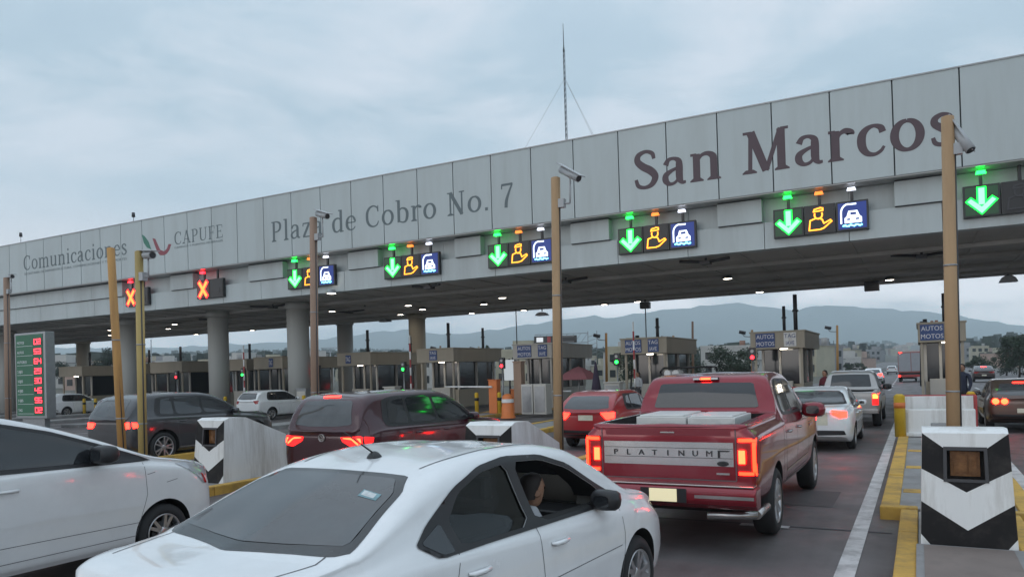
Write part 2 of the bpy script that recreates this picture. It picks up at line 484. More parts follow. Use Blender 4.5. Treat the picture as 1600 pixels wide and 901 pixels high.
BEIGE = mat('beige_paint', (.42, .27, .145), .7, var=.13, vscale=3, streak=True, dirt=(.22, .13, .07), dirt_amt=.5, dscale=4, bump=.1, bscale=30)
OCHRE = mat('ochre_paint', (.45, .245, .08), .75, var=.14, vscale=3, streak=True, dirt=(.19, .10, .045), dirt_amt=.6, dscale=4)
OLIVE = mat('straw_paint', (.42, .31, .115), .7, var=.14, vscale=3, streak=True, dirt=(.2, .13, .06), dirt_amt=.5, dscale=4)
DUST = mat('brown_paint', (.30, .20, .145), .75, var=.14, vscale=3, streak=True)
GREYM = mat('grey_metal', (.30, .31, .32), .4, metal=.6, var=.1)
DARKM = mat('dark_metal', (.05, .05, .055), .45, metal=.3)
LAMPBODY = mat('camera_shell', (.36, .37, .38), .35)
WHITEP = mat('white_paint', (.78, .78, .77), .5, var=.06, vscale=3, streak=True, dirt=(.36, .33, .29), dirt_amt=.75, dscale=3.2)
BLACKP = mat('black_paint', (.012, .011, .012), .6, var=.25, vscale=4, dirt=(.07, .062, .056), dirt_amt=.5, dscale=3, spec=.25)
CREAM = mat('cream_paint', (.42, .375, .30), .7, var=.1, vscale=1.5, streak=True, dirt=(.24, .21, .17), dirt_amt=.5, dscale=1.5)
OFFW = mat('offwhite_paint', (.52, .50, .46), .7, var=.1, vscale=1.5, streak=True, dirt=(.3, .27, .22), dirt_amt=.5, dscale=1.5)
DARKIN = mat('dark_opening', (.022, .02, .02), .6)
PANE = mat('dark_pane', (.02, .024, .028), .08, spec=.6)
SIGNB = mat('blue_sign', (.045, .085, .24), .5)
SIGNW = mat('white_letters', (.75, .76, .78), .5)
REDP = mat('red_paint', (.36, .05, .05), .6, var=.15, vscale=4)
ORANGE = mat('orange_plastic', (.62, .17, .04), .5, var=.1)
REFLW = mat('reflective_white', (.7, .68, .66), .4)
YELP = mat('yellow_paint', (.62, .40, .03), .5, var=.12, vscale=4)
SMOKED = mat('smoked_amber', (.20, .095, .04), .12, var=.4, vscale=14)
E_GREEN = emis('led_green', (.36, 1.0, .58), 1.5); E_GFRINGE = emis('green_glow_fringe', (.0, 1.0, .04), 6); E_XFRINGE = emis('red_glow_fringe', (1.0, .01, .02), 5)  # last two: added fringes painting glow round symbols and lighting nearby panels
E_GREENB = emis('led_green_panel', (.0, .4, .08), .10)
E_AMBER = emis('led_amber', (1.0, .33, .02), 3.2)
E_WHITE = emis('led_white', (.75, .86, 1.0), 2.2)
E_BLUE = emis('led_blue', (.012, .12, 1.0), .22)
E_CYAN = emis('led_cyan', (.15, .75, 1.0), 6)
E_IG = emis('green_lamp_glow', (.01, 1, .06), 9); E_IA = emis('amber_added_glow', (1, .22, .03), 2.2); E_IW = emis('white_added_glow', (.8, .85, 1), 2)  # added glow spots over the signals; the green also serves the lane lights
E_RED = emis('led_red', (1.0, .012, .02), 10)
E_X = emis('led_cross', (1.0, .42, .06), 1.6)
E_REDDIM = emis('led_red_panel', (.7, .01, .02), .12)
E_LAMP = emis('ceiling_lamp_glow', (1.0, .90, .74), 16)
LEDOFF = mat('led_board', (.012, .012, .014), .35)
E_DIGIT = emis('led_digits', (1.0, .03, .05), 5)
GREEN_SIGN = mat('green_board', (.018, .13, .065), .5, var=.12, vscale=3)

# ------------------------------------------------------------------ ground
def sm(a, b, x):
    t = max(0.0, min(1.0, (x - a) / (b - a))); return t * t * (3 - 2 * t)
def terr(x, y):
    d = math.hypot(x, y)
    z = gz(x) - .002 - .35 * sm(55, 120, y)
    hill = 10 * sm(150, 900, d) + 24 * sm(700, 2600, d)
    hill += sm(300, 1200, d) * 5 * (math.sin(x * .006 + 1.3) + math.sin(y * .004 + x * .003))
    road = math.exp(-((x - 2 - max(0, y - 150) * -.012) / 30.0) ** 2)
    return z + hill * (1 - .55 * road * (1 - sm(900, 1500, y)))
xs = sorted(set([-4400, -3500, -2600, -2000, -1500, -1200, -1000, -800, -650, -520, -420] + list(range(-340, -100, 20)) + list(range(-100, 64, 6)) + list(range(64, 200, 17)) + [230, 300, 400, 520, 700, 950, 1300, 1800, 2600, 3500, 4400]))
ys = sorted(set([-180, -60, -20] + list(range(-6, 60, 6)) + list(range(60, 300, 15)) + list(range(300, 900, 40)) + list(range(900, 2600, 150)) + [2800, 3400, 4200, 4900]))
g = MB()
vs = [(x, y, terr(x, y)) for y in ys for x in xs]
nx = len(xs)
fs, mi = [], []
for j in range(len(ys) - 1):
    for i in range(nx - 1):
        cx, cy = (xs[i] + xs[i + 1]) / 2, (ys[j] + ys[j + 1]) / 2
        g.f.append([j * nx + i, j * nx + i + 1, (j + 1) * nx + i + 1, (j + 1) * nx + i])
        g.m.append(0 if (-90 < cx < 46 and cy < 66) or (-12 < cx + (.012 * max(0, cy - 150)) < 17 and cy < 420) else 1)
        g.sm.append(True)
g.v = vs
o = g.build('ground', [ASPH, EARTH], fix=False); tag(o, kind='structure')

# mountains: ridge heights seen from the plaza, built as a range 3.6 km away
ridge = [(-900, 30), (-300, 34), (0, 38), (250, 34), (420, 40), (520, 46), (600, 56), (645, 58), (690, 49), (740, 52), (800, 60), (860, 68), (905, 74), (925, 76), (955, 72), (1020, 82), (1100, 89), (1145, 94), (1190, 88), (1240, 80), (1275, 87), (1340, 85), (1400, 80), (1470, 74), (1560, 58), (1650, 46), (1800, 38), (2400, 30)]
cols = np.arange(-900, 2401, 15)
rz = np.interp(cols, [r[0] for r in ridge], [r[1] for r in ridge])
g = MB()
rows = [(2300, 0, 0), (2650, .22, .10), (3050, .5, .14), (3380, .8, .10), (3600, 1.0, 0), (3900, .6, 0), (4400, 0, 0)]
vs = []
for d, k, jit in rows:
    for c, h in zip(cols, rz):
        u = (c - 800) / 1180.0
        p = (rt0 * u + fw) * d
        z = h / 1180.0 * 3600 * k * (1 + jit * (math.sin(c * .05 + d) + math.sin(c * .021 + d * 2))) - (2 if k == 0 else 0)
        if k == 1.0:
            z += 3.5 * math.sin(c * .11) + 2.2 * math.sin(c * .23 + 1)
        vs.append((p.x, p.y, z))
nc = len(cols)
g.add(vs, [(j * nc + i, j * nc + i + 1, (j + 1) * nc + i + 1, (j + 1) * nc + i) for j in range(len(rows) - 1) for i in range(nc - 1)], 0, True)
tag(g.build('mountains', MOUNT, fix=False), kind='structure')

def sheet(name, x0, x1, y0, y1, h, m, seg=1):
    b = MB()
    for k in range(seg):
        a, c = y0 + (y1 - y0) * k / seg, y0 + (y1 - y0) * (k + 1) / seg
        b.add([(x0, a, gz(x0) + h), (x1, a, gz(x1) + h), (x1, c, gz(x1) + h), (x0, c, gz(x0) + h)], [(0, 1, 2, 3)])
    return tag(b.build(name, m, fix=False), kind='structure')
PITCH = 6.1
ISL = [.42 - PITCH * k for k in range(-1, 11)]
for i, ix in enumerate(ISL):
    sheet('lane_line', ix - 1.16, ix - .98, 1.5, 44, .006, WHITE_LINE)
    if i < 3: sheet('lane_line', ix + .98, ix + 1.16, 1.5, 44, .006, WHITE_LINE)
for k in range(14):
    sheet('lane_line', -1.9 - .4 * k * .3, -1.75 - .4 * k * .3, 58 + 9 * k, 62 + 9 * k, .02 - .35 * sm(55, 120, 58 + 9 * k), WHITE_LINE)
    sheet('lane_line', 3.4, 3.55, 58 + 9 * k, 62 + 9 * k, .02 - .35 * sm(55, 120, 58 + 9 * k), WHITE_LINE)
sheet('stop_line', -2.05, -1.45, 9.9, 10.05, .007, WHITE_LINE)
for (px0, px1, py0, py1) in ((-2.3, -1.1, 11.6, 13.0), (-4.2, -3.0, 14.5, 19), (-9.2, -7.9, 7.2, 8.8)):
    sheet('road_patch', px0, px1, py0, py1, .003, PATCH)
sheet('road_joint', -9, -.3, 10.02, 10.07, .004, GAP)

def island(ix):
    s = SLOPE
    b = MB()                                       # concrete deck
    b.box(-.44, .44, 6.35, 10.9, -.1, .13)
    b.box(-.68, .68, 11.1, 47, -.1, .13)
    o = b.build('island_deck', CONC, bevel=.012)
    o.location = (ix, 0, gz(ix)); o.rotation_euler = (0, -SLOPE, 0); tag(o, kind='structure')
    b = MB()
    for sx in (-1, 1):
        y = 5.0 if sx < 0 else 6.4
        while y < 10.6:
            x0, x1 = sorted((sx * .445, sx * .64))
            b.box(x0, x1, y, min(y + 1.48, 10.9), -.1, .16 + random.uniform(-.01, .01)); y += 1.5
        x0, x1 = sorted((sx * .66, sx * .885))
        b.box(*sorted((sx * .445, sx * .885)), 10.92, 11.09, -.1, .17)
        y = 11.1
        while y < 46:
            b.box(x0, x1, y, y + 2.97, -.1, .16 + random.uniform(-.01, .01)); y += 3.0
    for y in (12.4, 15.2, 18):
        b.box(-.64, .64, y, y + .3, .1, .145)
    o = b.build('kerb', KERB, bevel=.025)
    o.location = (ix, 0, gz(ix)); o.rotation_euler = (0, -SLOPE, 0); tag(o, kind='structure')
for ix in ISL[:5]: island(ix)
for ix in ISL[5:]:
    b = MB(); b.box(-.7, .7, 22, 47, -.1, .15)
    o = b.build('island_deck', CONC, bevel=.02); o.location = (ix, 0, gz(ix)); o.rotation_euler = (0, -SLOPE, 0); tag(o, kind='structure')

# ------------------------------------------------------------------ toll canopy
YC = 28.8
ZB, ZT, ZM, ZL = 8.33, 11.57, 7.36, 6.37
XL, XR = -118.0, 22.0
canopy = empty('toll_canopy', (0, YC, 0), 'long pale panelled canopy over all the toll lanes, with big lettering on its front', 'canopy')
def cl(y): return y - YC
b = MB()
PW = 1.968
x = 3.46
xs_p = []
while x > XL: xs_p.append(x); x -= PW
for x in xs_p:
    b.box(x - PW + .022, x - .022, -.04, .06, ZB, ZT)
x = 3.46
while x < XR:
    b.box(x + .022, x + PW - .022, -.04, .06, ZB, ZT); x += PW
b.build('fascia_cladding', CLAD, canopy)
b = MB(); b.box(XL, XR, .061, .35, ZB + .02, ZT - .03); b.build('fascia_backing', GAP, canopy)
b = MB(); b.box(XL, XR, -.07, .37, ZT + .002, ZT + .05); b.build('parapet_cap', GREYM, canopy)
b = MB(); b.box(XL, XR, .0, .9, ZB - .05, ZB - .004); b.build('fascia_soffit', SOFF_GLOSS, canopy)
b = MB(); b.box(3.58, 16, -.075, -.045, ZB + .05, ZT - .02); b.build('banner', TARP, canopy)
SIG = [(3.1 - 6.12 * k) for k in range(0, 8)]
SIGX = [2.95, -3.08, -9.15, -15.3, -21.1, -27.4, -34.35, -40.7]      # lane signal centres
b = MB(); bj = MB()
edges = [XR] 
for sx in SIGX: edges += [sx + 2.55, sx - 1.86]
edges.append(XL)
for k in range(0, len(edges), 2):
    xr, xl = edges[k], edges[k + 1]
    n = max(1, round((xr - xl) / 3.0))
    for q in range(n):
        a, c = xl + (xr - xl) * q / n, xl + (xr - xl) * (q + 1) / n
        ub = MB(); ub.box(a + .012, c - .012, .50, .9, ZM + .03, ZB - .10); ub.build('upper_band', BAND, canopy); lb_ = MB(); lb_.box(a + .02, c - .02, .53, .9, ZM + .004, ZM + .0285); lb_.build('band_ledge', GAP, canopy)
        bj = MB(); bj.box(a + .02, c - .02, .53, .88, ZB - .099, ZB - .06); bj.build('shadow_gap', GAP, canopy)
b = MB()
x = XL
while x < XR:
    b.box(x + .012, x + 2.9 - .012, .62, 1.2, ZL, ZM); x += 2.9
b.build('lower_band', BAND, canopy)
b = MB()
x = XL
while x < XR:
    b.box(x, x + 5.79, .9, 1.19, ZM + .02, ZB - .06); x += 5.8
b.build('recess_wall', BAND, canopy)
b = MB(); b.box(XL, XR, 1.21, 18.4, ZL + .05, ZL + .5); b.box(XL, XR, 17.9, 18.5, ZL - .02, ZL + 1.6)
b.box(XL, XR, 1.0, 18.4, ZB + .1, ZT - .6)
o = b.build('soffit', SOFF, canopy)
b = MB()
for y in (4.6, 8.3, 12.2, 15.6): b.box(XL, XR, y, y + .25, ZL - .11, ZL + .045)
for k in range(-58, 12): b.box(k * 2.0 - .03, k * 2.0 + .03, 1.22, 17.8, ZL + .0, ZL + .048)
b.build('soffit_rib', SOFF, canopy)
for (px, yy) in ((343, 33.0), (468, 32.4), (205, 33.0), (-40, 33.0), (12, 33.0)):
    x = xat(px, yy)
    b = MB(); b.cyl((0, 0, -.3), (0, 0, ZL + .06), .62, .62, 40); b.cyl((0, 0, ZL - .35), (0, 0, ZL + .04), .70, .70, 40)
    b.build('column', COLC, canopy, loc=(x, cl(yy), 0))
for (px, yy) in ((541, 45.2), (654, 44.6), (131, 45.2), (255, 60), ):
    if yy > 50: continue
    x = xat(px, yy)
    b = MB(); b.cyl((0, 0, -.3), (0, 0, ZL + .06), .60, .60, 40); b.cyl((0, 0, ZL - .3), (0, 0, ZL + .04), .68, .68, 40)
    b.build('column', CREAM if px in (131, 654) else COLC, canopy, loc=(x, cl(yy), 0))
for x in (10.5, 16.6):
    for yy in (33, 45):
        b = MB(); b.cyl((0, 0, -.3), (0, 0, ZL + .06), .62, .62, 40); b.build('column', COLC, canopy, loc=(x, cl(yy), 0))
FZ = ZT - ZB
def word(t, px0, px1, base, cap, stem, m, lab):
    o = serif_text(t, xat(px0, YC), xat(px1, YC), ZB + base * FZ, cap * FZ, stem, -.043, ).build('lettering', m, canopy, fix=False)
    o['label'] = lab
word('San Marcos', 1000, 1516, .235, .48, .168, TXT_RED, 'dark wine serif words San Marcos')
word('Plaza de Cobro No. 7', 431, 815, .262, .325, .135, TXT_GREY, 'slate grey serif words Plaza de Cobro No. 7')
word('Comunicaciones', 42, 206, .43, .30, .135, TXT_GREY, 'slate grey serif word Comunicaciones')
word('CAPUFE', 279, 357, .465, .225, .12, TXT_GREY, 'slate grey capitals CAPUFE')
def sub(t, px0, px1, z, cap):
    x0, x1 = xat(px0, YC), xat(px1, YC)
    me = text_mesh(t, 1.0, .004, 'LEFT')
    w = max(v.co.x for v in me.vertices)
    me.materials.clear(); me.materials.append(TXT_GREY)
    o = bpy.data.objects.new('small_lettering', me); C.objects.link(o); o.parent = canopy
    o.rotation_euler = (R(90), 0, 0); o.location = (x0, -.046, ZB + z * FZ); o.scale = ((x1 - x0) / w, cap * FZ / .72, 1)
sub('SECRETARÍA DE INFRAESTRUCTURA, COMUNICACIONES Y TRANSPORTES', 43, 204, .335, .045)
sub('CAMINOS Y PUENTES FEDERALES', 279, 355, .40, .035)
# roof emblem beside CAPUFE: a green leaf and a wine-red swoosh
def flat(name, m, pts):
    b = MB(); n = len(pts)
    b.add([(xat(px, YC), -.046, ZB + z * FZ) for px, z in pts], [tuple(range(n))]); return b.build(name, m, canopy, fix=False)
EG = mat('emblem_green', (.05, .19, .135), .6); ER = mat('emblem_red', (.26, .065, .085), .6)
flat('emblem_leaf', EG, [(228.5, .75), (233, .71), (239, .60), (243, .45), (236, .50), (231, .60)])
flat('emblem_swoosh', ER, [(245, .65), (249.5, .63), (254, .50), (257, .42), (262.5, .385), (262, .315), (256, .325), (251.5, .41), (248, .53)])
flat('emblem_swoosh', ER, [(262.6, .385), (267, .42), (270, .50), (274.5, .49), (271, .39), (267, .335), (262.1, .315)])

# ceiling lamps under the roof, each a lit disc in a housing
LP = [(1137, 436), (1187, 457), (1390, 438), (785, 466), (737, 490), (660, 484), (638, 478), (626, 492), (519, 487), (518, 459), (408, 517), (314, 523), (273, 507), (263, 514), (172, 516), (172, 524), (568, 514), (846, 489), (756, 476), (953, 478), (996, 472)]
LZ = ZL - .13
for i, (px, py) in enumerate(LP):
    d = ray(px, py); t = (LZ - CAM_H) / (d.z - SLOPE * d.x)
    p = Vector((0, 0, CAM_H)) + d * t
    p.y = min(p.y, YC + 17.4)
    o = empty('ceiling_lamp', (p.x, p.y, LZ + gz(p.x)), 'round white lamp glowing under the dark canopy ceiling', 'ceiling lamp', 'lamps lit under the canopy ceiling')
    b = MB(); b.lathe([(.20, .12), (.20, .18), (.05, .30), (0, .32), (.005, .27), (.04, .24)], (0, 0, 0), 'z', 20); b.build('housing', GREYM, o)
    b = MB(); b.lathe([(.03, .001), (.012, .16), (.03, .245)], (0, 0, 0), 'z', 20); b.build('diffuser', E_LAMP, o)

# ------------------------------------------------------------------ lane signals
def rib(mb, pts, w, y, z0=0):
    """polyline drawn as LED strokes of width w in the xz plane"""
    for i in range(len(pts) - 1):
        a = Vector((pts[i][0], 0, pts[i][1])); c = Vector((pts[i + 1][0], 0, pts[i + 1][1]))
        d = (c - a).normalized(); n = Vector((-d.z, 0, d.x)) * w / 2; e2 = d * w * .35
        yy = y - .0015 * (i % 4)
        q = [a + n - e2, a - n - e2, c - n + e2, c + n + e2]
        mb.add([(k.x, yy, k.z) for k in q] + [(k.x, yy + .012, k.z) for k in q], [(0, 1, 2, 3), (4, 7, 6, 5), (0, 4, 5, 1), (1, 5, 6, 2), (2, 6, 7, 3), (3, 7, 4, 0)])
def arc(cx, cz, rx, rz_, a0, a1, n=10):
    return [(cx + rx * math.cos(R(a0 + (a1 - a0) * i / n)), cz + rz_ * math.sin(R(a0 + (a1 - a0) * i / n))) for i in range(n + 1)]
SIG_LABEL = ['lane signal at far right under the plain banner, only its green arrow lit',
             'lane signal under the word Marcos, with green arrow, amber cashier and blue car tile',
             'lane signal under the word San, with green arrow, amber cashier and blue car tile',
             'lane signal under the numeral 7, with green arrow, amber cashier and blue car tile',
             'lane signal under the word Cobro, with green arrow, amber cashier and blue car tile',
             'lane signal under the word Plaza, half hidden by a brown pole',
             'closed lane signal with orange cross under the CAPUFE letters',
             'closed lane signal, orange cross half behind a straw coloured pole']
for k, sx in enumerate(SIGX):
    T = 1.05
    zc = ZB - .58 - T / 2
    o = empty('lane_signal', (sx, YC + .64, zc + gz(sx)), SIG_LABEL[k], 'lane signal', 'lane signals on the canopy front')
    closed = k >= 6
    tiles = 2 if closed else 3
    for q in range(tiles):
        cx = (q - 1) * (T + .02)
        b = MB(); b.box(cx - T / 2, cx + T / 2, -.22, -.03, -T / 2, T / 2); b.box(cx - .05, cx + .05, -.15, -.05, T / 2, T / 2 + .5)
        h = b.build('housing', LEDOFF, o, bevel=.015)
        if not closed or q == 0:
            if k > 0 or q == 0:
                il = MB(); il.prism([(cx - .15, T / 2 + .36), (cx + .15, T / 2 + .36), (cx + .12, T / 2 + .46), (cx - .12, T / 2 + .46)], 'y', -.30, -.16); il.build('added_glow_lamp', [E_RED] if closed else [E_IG, E_IA, E_IW][q], h)  # added emitter for the coloured glow above each symbol, no known lamp there
        f = MB(); f.box(cx - .46, cx + .46, -.232, -.222, -.46, .46)
        if closed:
            f.build('tile_face', E_REDDIM if q == 0 else LEDOFF, h)
            if q == 0:
                s = MB(); rib(s, [(cx - .27, -.36), (cx + .27, .36)], .17, -.245); rib(s, [(cx - .27, .36), (cx + .27, -.36)], .17, -.262)
                s.build('cross_symbol', E_X, h)
                s = MB(); rib(s, [(cx - .30, -.39), (cx + .30, .39)], .25, -.234); rib(s, [(cx - .30, .39), (cx + .30, -.39)], .25, -.2333); s.build('cross_glow_fringe', E_XFRINGE, h)  # larger backing added as a glow fringe round the cross
            else:
                s = MB(); rib(s, [(cx - .05, -.3), (cx + .28, -.3), (cx + .28, .0)], .015, -.245); s.build('unlit_symbol', DARKM, h)
            continue
        if q == 0:
            f.build('tile_face', E_GREENB, h)
            s = MB(); s.box(cx - .085, cx + .085, -.25, -.234, -.12, .42)
            s.prism([(cx - .40, -.0), (cx - .30, .08), (cx, -.20), (cx + .30, .08), (cx + .40, -.0), (cx, -.41)], 'y', -.2505, -.236)
            s.build('arrow_symbol', E_GREEN, h)
            s = MB(); s.box(cx - .135, cx + .135, -.2335, -.2325, -.12, .46)
            s.prism([(cx - .465, .0), (cx - .30, .145), (cx, -.13), (cx + .30, .145), (cx + .465, .0), (cx, -.46)], 'y', -.2337, -.2327); s.build('arrow_glow_fringe', E_GFRINGE, h)  # enlarged backing, an added glow fringe round the arrow
        elif q == 1:
            f.build('tile_face', LEDOFF, h)
            s = MB(); w = .048
            rib(s, [(cx - .20, .28), (cx - .17, .36), (cx + .02, .40), (cx + .11, .38), (cx + .11, .31)], w, -.245)
            rib(s, [(cx - .20, .28), (cx + .11, .30)], w, -.252)
            rib(s, arc(cx - .04, .16, .13, .15, 160, 380), w, -.258)
            rib(s, [(cx - .14, .03), (cx - .32, -.03), (cx - .36, -.38), (cx + .0, -.38), (cx + .13, -.34), (cx + .40, -.12), (cx + .36, -.07), (cx + .14, -.17), (cx + .08, -.02), (cx - .02, .03)], w, -.265)
            s.build('cashier_symbol', E_AMBER if k > 0 else DARKM, h)
        else:
            f.build('tile_face', E_BLUE if k > 0 else LEDOFF, h)
            s = MB(); w = .055
            rib(s, [(cx - .36, -.25), (cx - .36, .12)] + arc(cx - .13, .12, .23, .29, 180, 75, 7) + [(cx + .12, .40)], w, -.245)
            s.prism([(cx - .18, -.02), (cx - .12, .17), (cx + .17, .17), (cx + .24, -.02), (cx + .31, -.08), (cx + .31, -.26), (cx - .25, -.26), (cx - .25, -.08)], 'y', -.252, -.238)
            s.build('car_symbol', E_WHITE if k > 0 else DARKM, h)
            s = MB(); s.box(cx - .06, cx + .13, -.258, -.254, .02, .11); s.box(cx - .17, cx - .06, -.258, -.254, -.16, -.10); s.box(cx + .11, cx + .23, -.258, -.254, -.16, -.10); s.build('car_detail', E_BLUE if k > 0 else LEDOFF, h)
            s = MB(); rib(s, [(cx - .30 + .06 * i, -.35 + .025 * math.sin(i * 1.9)) for i in range(11)], .05, -.247)
            s.build('wave_symbol', E_CYAN if k > 0 else DARKM, h)

# access hatch panels beside some signals
# things hanging below the rear roof edge
def hang(px, py, Y, w, h, name, label, catg):
    p = at(px, py, Y)
    zt = ZL + gz(p.x) - .02
    o = empty(name, (p.x, p.y, zt), label, catg)
    b = MB(); b.cyl((0, 0, -.02), (0, 0, p.z - zt + h * .4), .04, .04, 8); b.build('hanger', DARKM, o)
    return o, p.z - zt
o, dz = hang(1362, 447, 44.5, .7, .5, 'hanging_box', 'dark box hanging below the far canopy edge, left of the right camera pole', 'box')
b = MB(); b.box(-.36, .36, -.25, .25, dz - .25, dz + .25); b.build('box_body', DARKM, o, bevel=.03)
o, dz = hang(1575, 437, 46.3, .7, .5, 'hanging_floodlight', 'unlit grey floodlight hanging below the far canopy edge at the far right', 'floodlight')
b = MB(); b.prism([(-.42, -.12), (.42, -.12), (.30, .1), (.12, .22), (-.12, .22), (-.3, .1)], 'y', -.3, .3); q = b.build('lamp_head', GREYM, o, bevel=.02); q.location.z = dz
o, dz = hang(1008, 477, 45.5, .7, .5, 'hanging_box', 'small dark box on a long thin rod below the far canopy edge', 'box')
b = MB(); b.box(-.3, .3, -.2, .2, dz - .2, dz + .2); b.build('box_body', DARKM, o, bevel=.03)
b = MB(); b.cyl((0, 0, dz - .2), (0, 0, -ZL + .16), .035, .035, 8); b.build('rod', DARKM, o)
o, dz = hang(806, 480, 45.5, .7, .5, 'hanging_box', 'slim dark rod dropping from the far canopy edge near the numeral 7', 'rod')
b = MB(); b.cyl((0, 0, dz), (0, 0, -ZL + .16), .035, .035, 8); b.build('rod', DARKM, o)
o, dz = hang(570, 466, 36.5, .7, .5, 'dome_camera', 'small white dome camera below the canopy ceiling left of the middle columns', 'camera')
b = MB(); b.lathe([(.18, .02), (.17, .12), (.05, .17), (0, .16), (-.1, .13), (-.17, .05), (-.18, .001)], (0, 0, dz), 'z', 16); b.build('dome', LAMPBODY, o)
for (px, py, Y) in ((602, 501, 46.0), (847, 491, 46.2)):
    o, dz = hang(px, py, Y, .7, .5, 'hanging_floodlight', 'flat floodlight below the far canopy edge ' + ('between two rear columns' if px < 700 else 'beside the tall beige camera pole'), 'floodlight')
    b = MB(); b.prism([(-.42, -.08), (.42, -.08), (.30, .06), (.12, .14), (-.12, .14), (-.3, .06)], 'y', -.3, .3); q = b.build('lamp_head', GREYM, o, bevel=.02); q.location.z = dz
# conduit runs and brackets below the ceiling
for (px, py, ln) in ((540, 488, 3.0), (665, 449, 1.6), (1440, 400, 2.2), (1100, 410, 2.0), (880, 440, 2.4), (330, 500, 2.4), (420, 480, 3)):
    d = ray(px, py); t = (ZL - .16 - CAM_H) / (d.z - SLOPE * d.x); p = Vector((0, 0, CAM_H)) + d * t
    if p.y > 46: p.y = 45
    b = MB(); b.tube([(-ln / 2, 0, 0), (0, .3, -.06), (ln / 2, 0, 0)], .06, 8); b.cyl((0, .3, -.06), (0, .3, .2), .05, .05, 8); b.box(-.2, .2, .1, .5, -.16, -.02)
    o = b.build('cable_conduit', DARKM); o.location = (p.x, p.y, ZL - .05 + gz(p.x)); tag(o, 'dark conduit and junction box fixed under the canopy ceiling', 'conduit', 'conduits under the canopy ceiling')

# roof masts
def mast(px, pybase, pytop, Y, guys):
    p = at(px, pybase, Y); q = at(px - (2 if guys else 0), pytop, Y)
    z0 = ZT - .62
    lab = 'tall thin lattice mast held by guy wires on the canopy roof' if guys else ('short dark headed antenna on the canopy roof ' + ('near the left edge' if px < 100 else 'near the leaf emblem'))
    o = empty('antenna_mast', (p.x, Y, z0 + gz(p.x)), lab, 'antenna')
    H = q.z - z0 - gz(p.x)
    b = MB()
    if guys:
        for a in (0, 120, 240):
            b.cyl((.05 * math.cos(R(a)), .05 * math.sin(R(a)), 0), (.04 * math.cos(R(a)), .04 * math.sin(R(a)), H * .82), .011, .011, 6)
        z = .3; k = 0
        while z < H * .8:
            for a in (0, 120, 240):
                b.cyl((.047 * math.cos(R(a)), .047 * math.sin(R(a)), z), (.047 * math.cos(R(a + 120)), .047 * math.sin(R(a + 120)), z + .25), .006, .006, 5)
            z += .25
        b.cyl((0, 0, H * .8), (0, 0, H), .022, .012, 8)
        b.build('mast_lattice', DARKM, o)
        for dx, dy in ((-3.1, .2), (1.6, .6), (.4, 6)):
            g2 = MB(); g2.cyl((0, 0, H * .62), (dx, dy, 0), .006, .006, 5); g2.build('guy_wire', GREYM, o)
        for sx in (-1, 1):
            pass
    else:
        b.cyl((0, 0, 0), (0, 0, H), .02, .015, 6); b.build('mast_rod', DARKM, o)
        h = MB(); h.cyl((0, 0, H - .12), (0, 0, H + .16), .11, .09, 10); h.build('antenna_head', DARKM, o)
mast(886, 222, 36, YC + 1.6, True)
mast(33, 385, 367, YC + 1.6, False)
mast(209, 345, 336, YC + 1.6, False)

# ------------------------------------------------------------------ camera poles
def pole(pxb, pyb, pxt, pyt, Y, w, m, label, cam_dir=None, tip=None, group='beige camera poles at the heads of the islands'):
    t = at(pxt, pyt, Y)
    bx = at(pxb, 600, Y).x if pyb is None else at(pxb, pyb, Y).x
    zg = gz(bx) + .1
    o = empty('camera_pole', (bx, Y, zg), label, 'pole', group, tilt=False)
    H = t.z - zg; dx = t.x - bx
    b = MB()
    b.cyl((0, 0, 0), (dx, 0, H), w * .62, w * .56, 20)
    b.cyl((dx, 0, H), (dx, 0, H + .015), w * .56, w * .3, 20)
    b.build('post', m, o)
    b = MB(); b.cyl((0, 0, 0), (0, 0, .03), .17, .17, 16); b.build('base_plate', GREYM, o)
    b = MB(); b.cyl((w * .62, -.02, .05), (dx + w * .58, -.02, H - .5), .012, .012, 6); b.build('cable', DARKM, o)
    for z in (.3, .62):
        b = MB(); b.cyl((dx * z, 0, z * H), (dx * z, 0, z * H + .022), w * .625, w * .625, 20); b.build('cable_strap', GREYM, o)
    if tip == 'bands':
        for z in (.36,):
            b = MB(); b.cyl((0, 0, z * H * .45), (0, 0, z * H * .45 + .03), w * .66, w * .66, 20); b.build('strap', DARKM, o)
    if cam_dir is not None:
        zc = H - .42 if cam_dir[3] else H - .1
        arm = MB()
        arm.box(dx + w * .45, dx + w * .45 + .10, -.05, .05, H - .50, H - .36)
        hx, hz = cam_dir[0], cam_dir[1]
        arm.tube([(dx + w * .6, 0, H - .44), (dx + w + .12, 0, H - .44), (dx + hx, 0, H + hz - .12), (dx + hx, 0, H + hz)], .016, 8)
        a_ = arm.build('camera_bracket', LAMPBODY, o)
        c = Vector((dx + hx, 0, H + hz + .05))
        d = Vector((math.cos(cam_dir[2]), -.35, math.sin(cam_dir[2]))).normalized() * .23
        cb = MB(); cb.cyl(c - d, c + d, .062, .062, 14); cb.cyl(c - d * 1.06, c - d, .04, .062, 14)
        k = cb.build('camera_body', LAMPBODY, o)
        hb = MB(); u_ = Vector((0, 0, .075)); hb.box(-.27, .30, -.075, .075, -.008, .008)
        hd = hb.build('sun_shield', LAMPBODY, k, bevel=.006); hd.location = c + u_; hd.rotation_euler = (0, -cam_dir[2], -.25)
        lb = MB(); lb.cyl(c + d, c + d * 1.03, .05, .05, 14); lb.build('lens', DARKM, k)
pole(1491, 676, 1480.5, 183, 11.3, .135, BEIGE, 'beige camera pole rising behind the big black and white crash block', (.15, -.34, -1.1, False), 'bands')
pole(873, 680, 868, 278, 11.3, .135, BEIGE, 'beige camera pole between the bright red hatchback and the white sedan roof', (.26, -.02, -.55, False))
